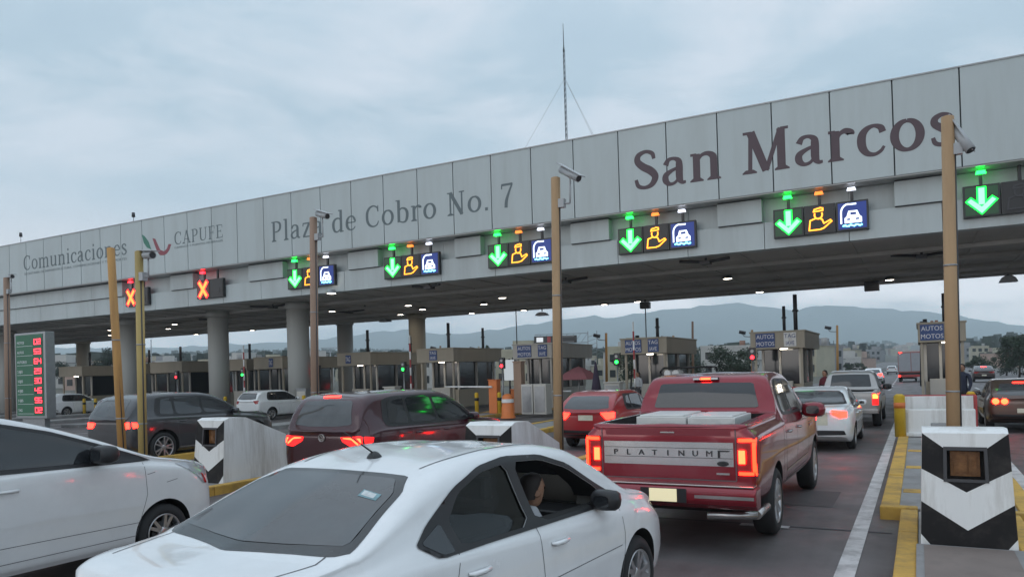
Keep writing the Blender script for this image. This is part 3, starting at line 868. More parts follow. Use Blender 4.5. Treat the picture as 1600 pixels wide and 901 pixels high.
pole(492, 640, 489.5, 340, 12.4, .145, DUST, 'brown camera pole in front of the word Plaza', (.26, -.02, -.3, False))
pole(224, 712, 217, 393, 8.3, .12, OLIVE, 'straw coloured camera pole standing right of the leaning ochre pole', (.24, -.13, -.12, False))
pole(194, 700, 173, 388, 8.6, .12, OCHRE, 'bare ochre pole leaning left, with no camera', None)
pole(13, 640, 10, 434, 13.2, .15, DUST, 'brown camera pole at the left edge of the plaza, left of the green tariff board', (.26, -.02, -.12, False))

# ------------------------------------------------------------------ crash blocks
def crash_block(x, y, label, W=.42, sc=1.0):
    o = empty('crash_block', (x, y, gz(x) + .13), label, 'crash block', 'chevron crash blocks at the island heads')
    H = 1.17; Wt = .375
    def P(u, v):                        # front face, leaning back a little
        return ((W + (Wt - W) * v) * u, .10 * v, H * v)
    wh = [[(-1, 1), (-.48, .87), (.48, .87), (1, 1)], [(-1, .69), (-1, .41), (0, .18), (0, .5)], [(1, .69), (0, .5), (0, .18), (1, .41)], [(-1, .13), (-1, 0), (-.7, 0)], [(1, .13), (.7, 0), (1, 0)]]
    bl = [[(-1, 1), (-1, .69), (-.48, .594), (-.48, .87)], [(1, 1), (.48, .87), (.48, .594), (1, .69)], [(-.48, .594), (0, .5), (0, .60), (-.48, .60)], [(.48, .594), (.48, .60), (0, .60), (0, .5)],
          [(-1, .41), (-1, .13), (-.7, 0), (0, 0), (0, .18)], [(1, .41), (0, .18), (0, 0), (.7, 0), (1, .13)]]
    b = MB()
    for pl in wh: b.add([P(*q) for q in pl], [tuple(range(len(pl)))], 0)
    for pl in bl: b.add([P(*q) for q in pl], [tuple(range(len(pl)))], 1)
    # recess for the lamp
    rc = [(-.48, .60), (.48, .60), (.48, .87), (-.48, .87)]
    f = [P(*q) for q in rc]; bk = [(p[0], p[1] + .16, p[2]) for p in f]
    b.add(f + bk, [(0, 1, 5, 4), (1, 2, 6, 5), (2, 3, 7, 6), (3, 0, 4, 7), (4, 5, 6, 7)], 1)
    L = 1.65
    s = [(-W, 0, 0), (-Wt, .10, H), (-Wt, .22, H + .045), (-Wt, .62, H + .03), (-Wt - .01, L, H - .38), (-W, L, 0)]
    t = [(-a, c, d) for a, c, d in s]
    b.add(s, [tuple(range(6))], 0); b.add(t, [tuple(range(6))[::-1]], 0)
    for i in range(1, 5): b.add([s[i], s[i + 1], t[i + 1], t[i]], [(0, 1, 2, 3)], 0)
    b.build('block_body', [WHITEP, BLACKP], o, fix=True)
    fr = MB()
    for (u0, u1, v0, v1) in ((-.50, -.42, .585, .885), (.42, .50, .585, .885), (-.42, .42, .855, .885), (-.42, .42, .585, .61)):
        pts = [P(u0, v0), P(u1, v0), P(u1, v1), P(u0, v1)]
        fr.add([(p[0], p[1] - .012, p[2]) for p in pts] + [(p[0], p[1] + .03, p[2]) for p in pts], [(0, 1, 2, 3), (7, 6, 5, 4), (0, 4, 5, 1), (1, 5, 6, 2), (2, 6, 7, 3), (3, 7, 4, 0)])
    f_ = fr.build('lamp_frame', DARKM, o)
    g_ = MB(); g_.box(-.13, .13, .17, .225, H * .625, H * .84); g_.box(-.10, .02, .15, .169, H * .66, H * .75); g_.box(.03, .10, .155, .169, H * .66, H * .80); g_.box(-.10, .02, .158, .169, H * .76, H * .81)
    g_.build('warning_lamp', SMOKED, f_)
    if sc > 1:
        pl = MB(); pl.box(-.46, .46, -1.9, -.03, -.02, .06); q = pl.build('ground_plate', CONC, o, bevel=.012)
        p2 = MB(); p2.box(-.39, .37, -1.8, -.10, .061, .067); p2.build('plate_infill', CONC_PLATE, q)
crash_block(.42, 8.75, 'large chevron crash block with smoked lamp before the right beige pole', sc=2)
crash_block(-5.38, 9.2, 'chevron crash block mostly hidden by the roof of the white sedan')
crash_block(.42 - 2 * PITCH - .1, 9.85, 'chevron crash block beside the nose of the white car at left')

# right island furniture: low white barriers, red cabinet
def thing_at(name, x, y, label, catg, group=None, h=.14, rz=0): return empty(name, (x, y, gz(x) + h), label, catg, group, rz)
o = thing_at('concrete_barrier', .42, 21.6, 'low white concrete barrier across the right island behind the beige pole', 'barrier')
b = MB(); b.box(-.88, .80, -.12, .14, 0, .68); b.box(-.92, .84, -.2, .22, 0, .1); b.build('barrier_body', WHITEP, o, bevel=.03)
b = MB(); b.box(-.86, -.66, -.135, -.122, .08, .6); b.build('joint_panel', OFFW, o)
o = thing_at('water_barrier', .42, 23.6, 'red and white plastic barrier in front of the right toll booth', 'barrier')
b = MB(); b.prism([(-.95, 0), (.95, 0), (.95, .95), (-.95, .95)], 'y', -.2, .2); b.build('barrier_body', REDP, o, bevel=.05)
b = MB(); b.box(-.80, .86, -.23, -.205, .42, .93); b.build('white_panel', WHITEP, o, bevel=.01)
b = MB(); b.box(-.35, .75, -.23, -.205, .06, .38); b.build('grey_panel', CONC, o, bevel=.01)
o = thing_at('bollard', -.42, 21.4, 'yellow steel bollard at the left end of the white barrier', 'bollard')
b = MB(); b.cyl((0, 0, 0), (0, 0, 1.02), .13, .13, 18); b.cyl((0, 0, 1.02), (0, 0, 1.07), .13, .07, 18); b.build('post', YELP, o)
b = MB(); b.cyl((0, 0, .72), (0, 0, .86), .134, .134, 18); b.build('amber_band', ORANGE, o)
o = thing_at('bollard', 1.28, 24.4, 'yellow steel bollard at the right end of the red barrier', 'bollard')
b = MB(); b.cyl((0, 0, 0), (0, 0, .95), .11, .11, 18); b.cyl((0, 0, .95), (0, 0, 1.0), .11, .06, 18); b.build('post', YELP, o)
o = thing_at('litter_box', .45, 19.2, 'small grey steel pedestal beside the foot of the right beige pole', 'pedestal')
b = MB(); b.box(-.1, .1, -.1, .1, 0, .5); b.box(-.22, .12, -.12, .12, .44, .5); b.build('pedestal_body', GREYM, o, bevel=.01)

# ------------------------------------------------------------------ toll booths
def booth(x, y, label, wm, signs, posts, W=1.0, D=5.0, lit=True, zt=3.32, bh=.72, front='open'):
    o = empty('toll_booth', (x, y, gz(x) + .14), label, 'toll booth', 'toll booths under the canopy')
    b = MB()
    b.box(-W * .72, W * .72, .5, D - .4, 0, 1.02)
    b.build('base_wall', wm, o, bevel=.02)
    for px in (-W * .70, -W * .05, W * .70):
        for py in (.52, D * .5, D - .45):
            b = MB(); b.box(px - .05, px + .05, py, py + .1, 1.02, zt - bh); b.build('window_frame', OFFW, o)
    b = MB(); b.box(-W * .66, W * .66, .60, D - .5, 1.03, zt - bh - .01); b.build('window_pane', PANE, o)
    b = MB(); b.box(-W, W, -.5, D, zt - bh, zt); b.box(-W - .04, W + .04, -.54, D + .04, zt + .002, zt + .07)
    rf = b.build('roof_band', wm, o, bevel=.015)
    for (sx, sw, sh, lines, m, tm) in signs:
        s = MB(); s.box(sx - sw / 2, sx + sw / 2, -.545, -.51, zt - bh + .1 + (.58 - sh) / 2, zt - bh + .1 + (.58 + sh) / 2)
        sp = s.build('sign_panel', m, o, bevel=.006)
        n = len(lines)
        for i, t in enumerate(lines):
            zz = zt - bh + .1 + (.58 + sh) / 2 - sh * (i + .78) / n
            size = sh / n * .82
            text_obj('sign_lettering', t, size, tm, sp, (sx, -.552, zz), .006, sx=min(1.0, sw * .86 / (len(t) * size * .62)))
    for (px, py, ph, r) in posts:
        b = MB(); b.cyl((px, py, zt), (px, py, zt + ph), r, r, 10); b.cyl((px, py, zt + ph * .55), (px, py, zt + ph * .6), r * 1.5, r * 1.5, 10)
        b.build('vent_pipe', DARKM, o)
    if lit:
        b = MB(); b.cyl((W * .2, -.2, zt - bh - .03), (W * .2, -.2, zt - bh - .004), .16, .16, 14); b.build('booth_lamp', E_LAMP, o)
    b = MB(); b.box(-W * .55, W * .45, .1, .46, 0, 1.15); b.build('equipment_cabinet', OFFW, o, bevel=.02)
    for sx in (-W * .85, W * .85):
        b = MB(); b.box(sx - .05, sx + .05, -.3, -.2, 0, zt - bh); b.build('roof_support', wm, o)
    return o
BL = ['right toll booth with a blue AUTOS sign behind the red and white barrier', 'toll booth with AUTOS and TAG signs just right of the red pickup roof', 'toll booth with AUTOS and TAG signs left of the red pickup roof',
      'toll booth with blue signs left of the tall beige camera pole', 'cream toll booth with lit window front behind the dark red hatchback', 'cream toll booth between the two rear columns',
      'toll booth behind the brown camera pole, cream box roof', 'toll booth with cream roof behind the grey crossover', 'toll booth with a bright lamp in front of the cream column']
AU = lambda x: (x, .82, .62, ['AUTOS', 'MOTOS'], SIGNB, SIGNW)
TG = lambda x: (x, .52, .62, ['TAG', 'IAVE'], SIGNB, SIGNW)
WG = lambda x: (x, .52, .62, ['TAG', 'IAVE'], WHITEP, SIGNB)
booth(.86, 34.5, BL[0], CREAM, [AU(-.33)], [(.15, 1.2, 1.3, .07), (-.55, .6, .25, .08)], W=.82)
booth(-5.45, 35.5, BL[1], CREAM, [AU(-.5), WG(.55)], [(.1, 1.0, 1.25, .07), (.6, 1.0, 1.75, .09)], W=1.15)
booth(-11.6, 35.5, BL[2], CREAM, [AU(-.5), TG(.5)], [(.1, 1.5, 1.1, .08), (-.8, 1.0, .25, .1)], W=1.15)
booth(-17.85, 36, BL[3], OFFW, [AU(-.45), TG(.62)], [], W=1.15, lit=False)
booth(-24.0, 36, BL[4], CREAM, [(-.1, .5, .55, ['TAG', 'IAVE'], SIGNB, SIGNW)], [(.1, .8, 1.55, .09), (1.0, 3.2, 1.3, .08)], W=1.25)
booth(-30.3, 36.5, BL[5], CREAM, [(-.4, .4, .5, ['TAG'], SIGNB, SIGNW)], [(-.1, 1.0, 1.5, .09), (1.0, 4.0, 1.1, .09)], W=1.3)
booth(-37.5, 36.5, BL[6], CREAM, [(.3, .35, .55, ['TAG'], SIGNB, SIGNW)], [(.5, 1.0, 1.8, .09), (-1.0, 3, 1.3, .08)], W=1.3, lit=False)
booth(-47.6, 36.5, BL[7], CREAM, [], [(-.3, 1.0, 1.2, .09), (1.0, 4, 1.9, .09)], W=1.7, lit=False)
booth(-59.0, 36.5, BL[8], CREAM, [], [(.2, 1.0, 1.2, .09)], W=1.5)
for (x, y, s) in ((-42.4, 38, 0), (-53.5, 38, 1)):
    booth(x, y, 'plain cream toll booth ' + ('left of the grey front column' if s == 0 else 'right of the cream column'), CREAM, [], [(0, 1, 1.2, .09)], W=1.3, lit=False)

# lane furniture near the middle booth
o = thing_at('barrier_machine', xat(773, 31), 31, 'tall orange lane barrier machine beside a traffic drum', 'barrier machine')
b = MB(); b.box(-.22, .22, -.2, .2, 0, 1.55); b.box(-.25, .25, -.23, .23, 1.552, 1.6); b.build('cabinet', ORANGE, o, bevel=.03)
b = MB(); b.cyl((0, -.26, 1.25), (-2.6, -.26, 1.3), .05, .035, 10); b.build('barrier_arm', WHITEP, o)
def drum(px, Y, label):
    o = thing_at('traffic_drum', xat(px, Y), Y, label, 'traffic drum', h=.05)
    b = MB(); b.lathe([(0, .33), (.08, .33), (.08, .29), (.5, .28), (.52, .26), (.95, .24), (1.0, .2), (1.06, .1), (1.07, .001)], (0, 0, 0), 'z', 24); b.build('drum_body', ORANGE, o)
    for z in (.3, .68):
        b = MB(); b.cyl((0, 0, z), (0, 0, z + .16), .292 - z * .03, .285 - z * .03, 24, cap=False); b.build('reflective_band', REFLW, o)
drum(793, 29, 'orange traffic drum with white bands beside the orange barrier machine')
o = thing_at('equipment_cabinet', xat(838, 30.5), 30.5, 'pair of pale metal cabinets left of the tall beige pole', 'cabinet')
b = MB(); b.box(-.62, -.05, -.3, .3, 0, 1.35); b.box(.0, .62, -.3, .3, 0, 1.35); b.build('cabinet_body', OFFW, o, bevel=.02)
b = MB(); b.box(-.56, -.11, -.32, -.302, .1, 1.25); b.box(.06, .56, -.32, -.302, .1, 1.25); b.build('cabinet_door', GREYM, o, bevel=.008)
o = thing_at('equipment_cabinet', xat(812, 31.2), 31.2, 'slim brown pillar cabinet left of the pale metal cabinets', 'cabinet')
b = MB(); b.box(-.2, .2, -.2, .2, 0, 2.35); b.box(-.23, .23, -.23, .23, 2.352, 2.42); b.build('cabinet_body', DUST, o, bevel=.015)
o = thing_at('display_panel', xat(797, 34), 34, 'white lit notice panel on a post behind the traffic drum', 'display')
b = MB(); b.cyl((0, 0, 0), (0, 0, 2.6), .05, .05, 10); b.build('post', DARKM, o)
b = MB(); b.box(-.28, .28, -.08, .0, 1.5, 2.55); b.build('panel', emis('notice_glow', (.8, .88, .95), .55), o, bevel=.01)

# lane equipment beside every booth
PLACE = ['', 'right of the red pickup', 'left of the red pickup', 'by the tall beige pole', 'by the lit cream booth', 'between rear columns', 'behind the brown pole', 'left of the grey column', 'by the cream column']
for k in range(1, 9):
    ix = .42 - PITCH * k
    o = thing_at('barrier_machine', ix + .62, 32.4, ('orange' if k % 3 == 0 else 'dark') + ' barrier machine with ' + ('raised' if k % 2 == 0 else 'lowered') + ' striped arm, ' + PLACE[k], 'barrier machine')
    b = MB(); b.box(-.17, .17, -.17, .17, 0, 1.05); b.box(-.2, .2, -.2, .2, 1.052, 1.1); b.build('cabinet', ORANGE if k % 3 == 0 else DARKM, o, bevel=.02)
    b = MB()
    up_ = k % 2 == 0
    n = 7
    for q in range(n):
        a, c = .1 + q * .42, .1 + (q + 1) * .42
        if up_: b.cyl((.05, -.2, .95 + a), (.05, -.2, .95 + c), .04, .04, 8, q % 2)
        else: b.cyl((a, -.2, .95), (c, -.2, .95), .04, .04, 8, q % 2)
    b.build('barrier_arm', [WHITEP, REDP], o)
    o = thing_at('lane_light', ix - .5, 33.2, 'two lamp lane light on a thin post, ' + PLACE[k], 'traffic light')
    b = MB(); b.cyl((0, 0, 0), (0, 0, 2.1), .04, .04, 8); b.build('post', GREYM, o)
    b = MB(); b.box(-.13, .13, -.1, .1, 2.1, 2.65); q = b.build('lamp_box', DARKM, o, bevel=.02)
    b = MB(); b.cyl((0, -.101, 2.24), (0, -.12, 2.24), .08, .07, 12); b.build('lit_lamp', E_RED if k % 2 else E_IG, q)
    b = MB(); b.cyl((0, -.101, 2.5), (0, -.12, 2.5), .08, .07, 12); b.build('unlit_lamp', GREYM, q)
    for j, (dx, dy) in enumerate(((-.62, 30.8), (.62, 30.8))):
        o = thing_at('bollard', ix + dx, dy, ('left' if j == 0 else 'right') + ' one of two yellow bollards ' + PLACE[k], 'bollard')
        b = MB(); b.cyl((0, 0, 0), (0, 0, .95), .10, .10, 14); b.cyl((0, 0, .95), (0, 0, 1.0), .10, .05, 14); b.build('post', YELP, o)
        b = MB(); b.cyl((0, 0, .6), (0, 0, .75), .104, .104, 14); b.build('black_band', BLACKP, o)
    if k in (2, 4, 5, 7):
        o = thing_at('equipment_cabinet', ix - .1, 31.6, 'grey equipment cabinet on the island ' + PLACE[k], 'cabinet')
        b = MB(); b.box(-.35, .35, -.25, .25, 0, 1.3); b.box(-.4, .4, -.3, .3, 1.302, 1.36); b.build('cabinet_body', GREYM if k % 2 else OFFW, o, bevel=.02)
        b = MB(); b.box(-.3, .3, -.272, -.253, .1, 1.2); b.build('cabinet_door', OFFW if k % 2 else GREYM, o)

# tariff board at left
Yt = 20.5
pL, pR = at(27, 580, Yt), at(70, 580, Yt)
xm = (pL.x + pR.x) / 2
w = pR.x - pL.x
zt = at(50, 519, Yt).z - gz(xm)
o = empty('tariff_board', (xm, Yt, gz(xm) + .0), 'green tariff board with a column of red lit prices', 'tariff board')
b = MB(); b.box(-w / 2 - .12, w / 2 + .12, 0, .45, .55, zt); b.build('board_case', GREYM, o, bevel=.02)
b = MB(); b.box(-w * .4, w * .4, .1, .35, -.05, .549); b.build('pedestal', GREYM, o)
b = MB(); b.box(-w / 2, w / 2 - .05, -.015, -.002, .68, zt - .1); gp = b.build('green_face', GREEN_SIGN, o)
rows = ['MOTOS', 'AUTOS', 'AUTOBUS', '2 EJES', '3 EJES', '4 EJES', '5 EJES', 'TAG']
for i in range(8):
    z = zt - .2 - (i + .8) * (zt - .95) / 8
    sm_ = MB(); sm_.box(w * .16, w * .44, -.03, -.016, z - .04, z + .26); cell = sm_.build('price_cell', LEDOFF, o)
    dg = MB()
    for q in range(2):
        cx = w * (.235 + .13 * q)
        a_, c_ = .05 * w, .11
        segs = [((-a_, c_), (a_, c_)), ((a_, c_), (a_, 0)), ((a_, 0), (a_, -c_)), ((-a_, -c_), (a_, -c_)), ((-a_, 0), (-a_, -c_)), ((-a_, c_), (-a_, 0)), ((-a_, 0), (a_, 0))]
        pick = [(0, 1, 2, 3, 4, 5), (1, 2, 5, 6), (0, 1, 3, 4, 6), (0, 2, 3, 5, 6), (0, 1, 2, 3, 5, 6), (0, 1, 2, 3, 6), (0, 2, 3, 4, 5, 6)][(i * 3 + q * 2) % 7]
        for k in pick:
            (x1, z1), (x2, z2) = segs[k]
            rib(dg, [(cx + x1, z + .11 + z1), (cx + x2, z + .11 + z2)], .042, -.034)
    dg.build('price_digits', E_DIGIT, cell)
    me = text_mesh(rows[i], .17, .004, 'LEFT'); me.materials.clear(); me.materials.append(SIGNW)
    t = bpy.data.objects.new('board_lettering', me); C.objects.link(t); t.parent = gp; t.rotation_euler = (R(90), 0, 0); t.location = (-w * .45, -.02, z + .04)
    rl = MB(); rl.box(-w * .46, w * .12, -.02, -.0155, z - .075, z - .06); rl.build('divider', SIGNW, gp)
# ------------------------------------------------------------------ vehicles
def paint(name, col, flake=0.0, rough=.32, metal=0.0):
    return mat(name, col, rough, metal, var=.03, vscale=2, coat=.8, dirt=tuple(c * .72 + .02 for c in col), dirt_amt=.3, dscale=2.2)
P_WHITE = paint('white_car_paint', (.79, .80, .805), rough=.26)
P_WHITE2 = paint('pearl_car_paint', (.68, .69, .69))
P_RED = paint('red_truck_paint', (.23, .008, .02), metal=.35, rough=.24)
P_MAROON = paint('maroon_car_paint', (.045, .006, .012), metal=.2, rough=.24)
P_RED2 = paint('bright_red_car_paint', (.33, .015, .02))
P_GREY = paint('grey_car_paint', (.048, .048, .052), metal=.35)
P_SILVER = paint('silver_car_paint', (.38, .37, .36), metal=.5)
P_DARK = paint('dark_car_paint', (.05, .035, .035), metal=.3)
P_BRONZE = paint('bronze_car_paint', (.12, .075, .06), metal=.4)
TRIM = mat('black_trim', (.018, .018, .02), .42)
WELL = mat('wheel_well', (.012, .012, .012), .9)
RUBBER = mat('tyre_rubber', (.02, .02, .021), .8, var=.2, vscale=8)
ALLOY = mat('alloy', (.50, .50, .51), .28, metal=.85)
ALLOY_DK = mat('brake_dark', (.03, .03, .03), .6)
CHROME = mat('brushed_silver', (.46, .44, .43), .26, metal=.9, var=.08, vscale=3)
GLASSDK = mat('tinted_glass', (.018, .020, .023), .05, spec=.9)
GLASSMD = mat('rear_glass_dust_light', (.062, .065, .069), .07, spec=.9, var=.22, vscale=3.0)  # grey mixes dust film with cabin light, its mottling suggests reflections
FRIT = mat('glass_border', (.016, .016, .017), .12, spec=.7)
SEAM = mat('panel_seam', (.09, .09, .095), .8)
PLATE = mat('plate_face', (.62, .60, .48), .5, var=.15, vscale=9)
PLATE_GLOW = mat('plate_glow', (.62, .60, .42), .5, emit=(1, .85, .5), estr=.5)  # plate glows by itself in place of light from a plate lamp
TL_ON = emis('brake_lamp_lit', (1.0, .0075, .004), 30)
TL_HOT = emis('brake_lamp_core', (1.0, .018, .005), 34)
TL_MID = emis('tail_lamp_glow', (1.0, .01, .01), 2.0)
TL_OFF = mat('tail_lamp_red', (.30, .012, .014), .15, spec=.8)
TL_CLEAR = mat('lamp_clear', (.62, .60, .60), .12, spec=.8)
HL = mat('headlamp_lens', (.42, .43, .45), .08, spec=.9, metal=.3)
SEATM = mat('seat_fabric', (.06, .058, .056), .9)
CABIN = mat('cabin_trim', (.13, .125, .115), .9)
HEADL = mat('headliner', (.40, .38, .34), .9)

def clear_glass():
    m = bpy.data.materials.new('side_glass'); m.use_nodes = True
    t = m.node_tree; t.nodes.clear()
    o = t.nodes.new('ShaderNodeOutputMaterial'); tr = t.nodes.new('ShaderNodeBsdfTransparent'); gl = t.nodes.new('ShaderNodeBsdfGlossy')
    tr.inputs[0].default_value = (.20, .21, .22, 1); gl.inputs['Roughness'].default_value = .02; gl.inputs[0].default_value = (.9, .9, .9, 1)
    fr = t.nodes.new('ShaderNodeFresnel'); fr.inputs[0].default_value = 1.55
    mx = t.nodes.new('ShaderNodeMixShader')
    t.links.new(fr.outputs[0], mx.inputs[0]); t.links.new(tr.outputs[0], mx.inputs[1]); t.links.new(gl.outputs[0], mx.inputs[2]); t.links.new(mx.outputs[0], o.inputs[0])
    return m
GLASS = clear_glass()

def interp(keys, y):
    """monotone-ish smooth interpolation through (y, value) keys"""
    ks = keys
    if y <= ks[0][0]: return ks[0][1]
    if y >= ks[-1][0]: return ks[-1][1]
    for i in range(len(ks) - 1):
        if ks[i][0] <= y <= ks[i + 1][0]: break
    x0, v0 = ks[i]; x1, v1 = ks[i + 1]
    h = x1 - x0
    d = (v1 - v0) / h
    dl = (v0 - ks[i - 1][1]) / (x0 - ks[i - 1][0]) if i > 0 else d
    dr = (ks[i + 2][1] - v1) / (ks[i + 2][0] - x1) if i + 2 < len(ks) else d
    def hm(a, b): return 0 if a * b <= 0 else 2 * a * b / (a + b)
    m0, m1 = hm(dl, d), hm(d, dr)
    t = (y - x0) / h
    return (2 * t ** 3 - 3 * t * t + 1) * v0 + (t ** 3 - 2 * t * t + t) * h * m0 + (-2 * t ** 3 + 3 * t * t) * v1 + (t ** 3 - t * t) * h * m1

def car_grid(P):
    L, Wd = P['L'], P['W'] / 2
    ys = set(np.linspace(0, L, P.get('ny', 64)).round(4)) | {0.012, .03, .06, .1, L - .012, L - .03, L - .06, L - .1}
    for k in P['top']: ys |= {round(k[0], 4)}
    ys = sorted(y for y in ys if 0 <= y <= L)
    tum = P.get('tumble', .40)
    rows = []
    for y in ys:
        w = Wd * interp(P['plan'], y)
        zb = interp(P['bot'], y); zt = interp(P['top'], y); zs = min(interp(P['belt'], y), zt - .02)
        h = zt - zs
        zm = zb + (zs - zb) * P.get('mid', .58)
        wb = .955 * w if h > .12 else (.93 * w)
        def wx(z): return max(.2, wb - .015 - tum * (z - zs))
        rail = zs + h * .86
        xr = wx(rail)
        pts = [(0, zb), (.80 * w, zb), (.93 * w, zb + .035), (.975 * w, zb + .14), (.995 * w, zm - .10), (w, zm), (.985 * w, zs - .07), (wb, zs), (wx(zs + h * .3), zs + h * .3), (wx(zs + h * .6), zs + h * .6), (xr, rail), (xr - min(.10, .22 * xr), zs + h * .975), (.45 * xr, zt - .004 - .02 * P.get('crown', 1) * .3), (0, zt)]
        sec = cat(pts, 4)
        bow = interp(P['bow'], y)
        rows.append([(float(q[0]), y + bow * (1 - min(1, (q[0] / Wd)) ** 2) * max(0.0, min(1.0, (q[1] - zs) / max(.05, h) * .9 + .1)), float(q[1])) for q in sec])
    return ys, rows
def car_shell(P, mats):
    ys, rows = car_grid(P)
    n = len(rows[0])
    mb = MB(); vs = []
    for r in rows:
        vs += r + [(-x, y, z) for x, y, z in r[-2:0:-1]]
    m = 2 * n - 2
    fs = [(j * m + i, j * m + (i + 1) % m, (j + 1) * m + (i + 1) % m, (j + 1) * m + i) for j in range(len(rows) - 1) for i in range(m)]
    mb.add(vs, fs, 0, True)
    # rounded end caps
    for j, sg in ((0, -1), (len(rows) - 1, 1)):
        ring = vs[j * m:(j + 1) * m]
        zc = sum(p[2] for p in ring) / m
        yy = ring[0][1]
        c1 = [(p[0] * .93, p[1] + sg * .012, zc + (p[2] - zc) * .94) for p in ring]
        b0 = len(mb.v); mb.add(ring + c1, [(i, (i + 1) % m, m + (i + 1) % m, m + i) for i in range(m)], 0, True)
        # strip fill left-right
        q = [(i, i + 1, (m - i - 1) % m, (m - i) % m) for i in range(1, n - 2)]
        tri = [(0, 1, m - 1), (n - 1, n - 2, n)]
        mb.add(c1, q + tri, 0, True)
    return mb.mesh('body', mats)

def boolean(o, cutter, op='DIFFERENCE'):
    md = o.modifiers.new('cut', 'BOOLEAN'); md.object = cutter; md.operation = op; md.solver = 'EXACT'
    bpy.context.view_layer.update()
    me = bpy.data.meshes.new_from_object(o.evaluated_get(bpy.context.evaluated_depsgraph_get()))
    o.modifiers.clear(); old = o.data; o.data = me; bpy.data.meshes.remove(old)
    bpy.data.objects.remove(cutter)
def rnd(poly, k=2, q=.2):
    p = [np.array(a, float) for a in poly]
    for _ in range(k):
        o = []
        for i in range(len(p)):
            a, b = p[i], p[(i + 1) % len(p)]
            o += [a + (b - a) * q, b - (b - a) * q]
        p = o; q = .25
    return [tuple(a) for a in p]
def line_poly(pts, w):
    pts = [np.array(p, float) for p in pts]; L_, R_ = [], []
    for i, p in enumerate(pts):
        d = pts[min(i + 1, len(pts) - 1)] - pts[max(i - 1, 0)]; d /= np.linalg.norm(d)
        nn = np.array((-d[1], d[0])) * w / 2; L_.append(p + nn); R_.append(p - nn)
    return [tuple(a) for a in L_ + R_[::-1]]
def patch(bvh, poly, view, off, name, m, parent, grid=.07, mirror=False):
    """a sheet of trim or glass shaped over the body surface"""
    pts = []
    for i in range(len(poly)):
        a, b = Vector(poly[i]), Vector(poly[(i + 1) % len(poly)])
        k = max(1, int((b - a).length / grid))
        for q in range(k): pts.append(a.lerp(b, q / k))
    ne = len(pts)
    x0, x1 = min(p.x for p in pts), max(p.x for p in pts); y0, y1 = min(p.y for p in pts), max(p.y for p in pts)
    gx = x0 + grid * .5
    while gx < x1:
        gy = y0 + grid * .5
        while gy < y1:
            pts.append(Vector((gx, gy))); gy += grid
        gx += grid
    r = delaunay_2d_cdt(pts, [(i, (i + 1) % ne) for i in range(ne)], [], 1, 1e-5)
    V2, F2 = r[0], r[2]
    D = {'R': Vector((-1, 0, 0)), 'L': Vector((1, 0, 0)), 'B': Vector((0, 1, 0)), 'F': Vector((0, -1, 0)), 'T': Vector((0, 0, -1))}[view]
    used = sorted({i for f in F2 for i in f}); mp_ = {i: k for k, i in enumerate(used)}
    vs = []
    for i in used:
        a, b = V2[i]
        o = Vector((5, a, b)) if view == 'R' else Vector((-5, a, b)) if view == 'L' else Vector((a, -9, b)) if view == 'B' else Vector((a, 15, b)) if view == 'F' else Vector((a, b, 5))
        h, nn, _, _ = bvh.ray_cast(o, D)
        if h is None:
            h, nn, _, _ = bvh.find_nearest(o + D * (o.length * .8))
        if nn.dot(D) > 0: nn = -nn
        vs.append(h + nn * off)
    mb = MB(); mb.add(vs, [tuple(mp_[i] for i in f) for f in F2], 0, True)
    ob = mb.build(name, m, parent)
    for f in ob.data.polygons: pass
    # make the normals face outward
    if sum((f.normal.dot(D)) for f in ob.data.polygons) > 0: ob.data.flip_normals()
    return ob

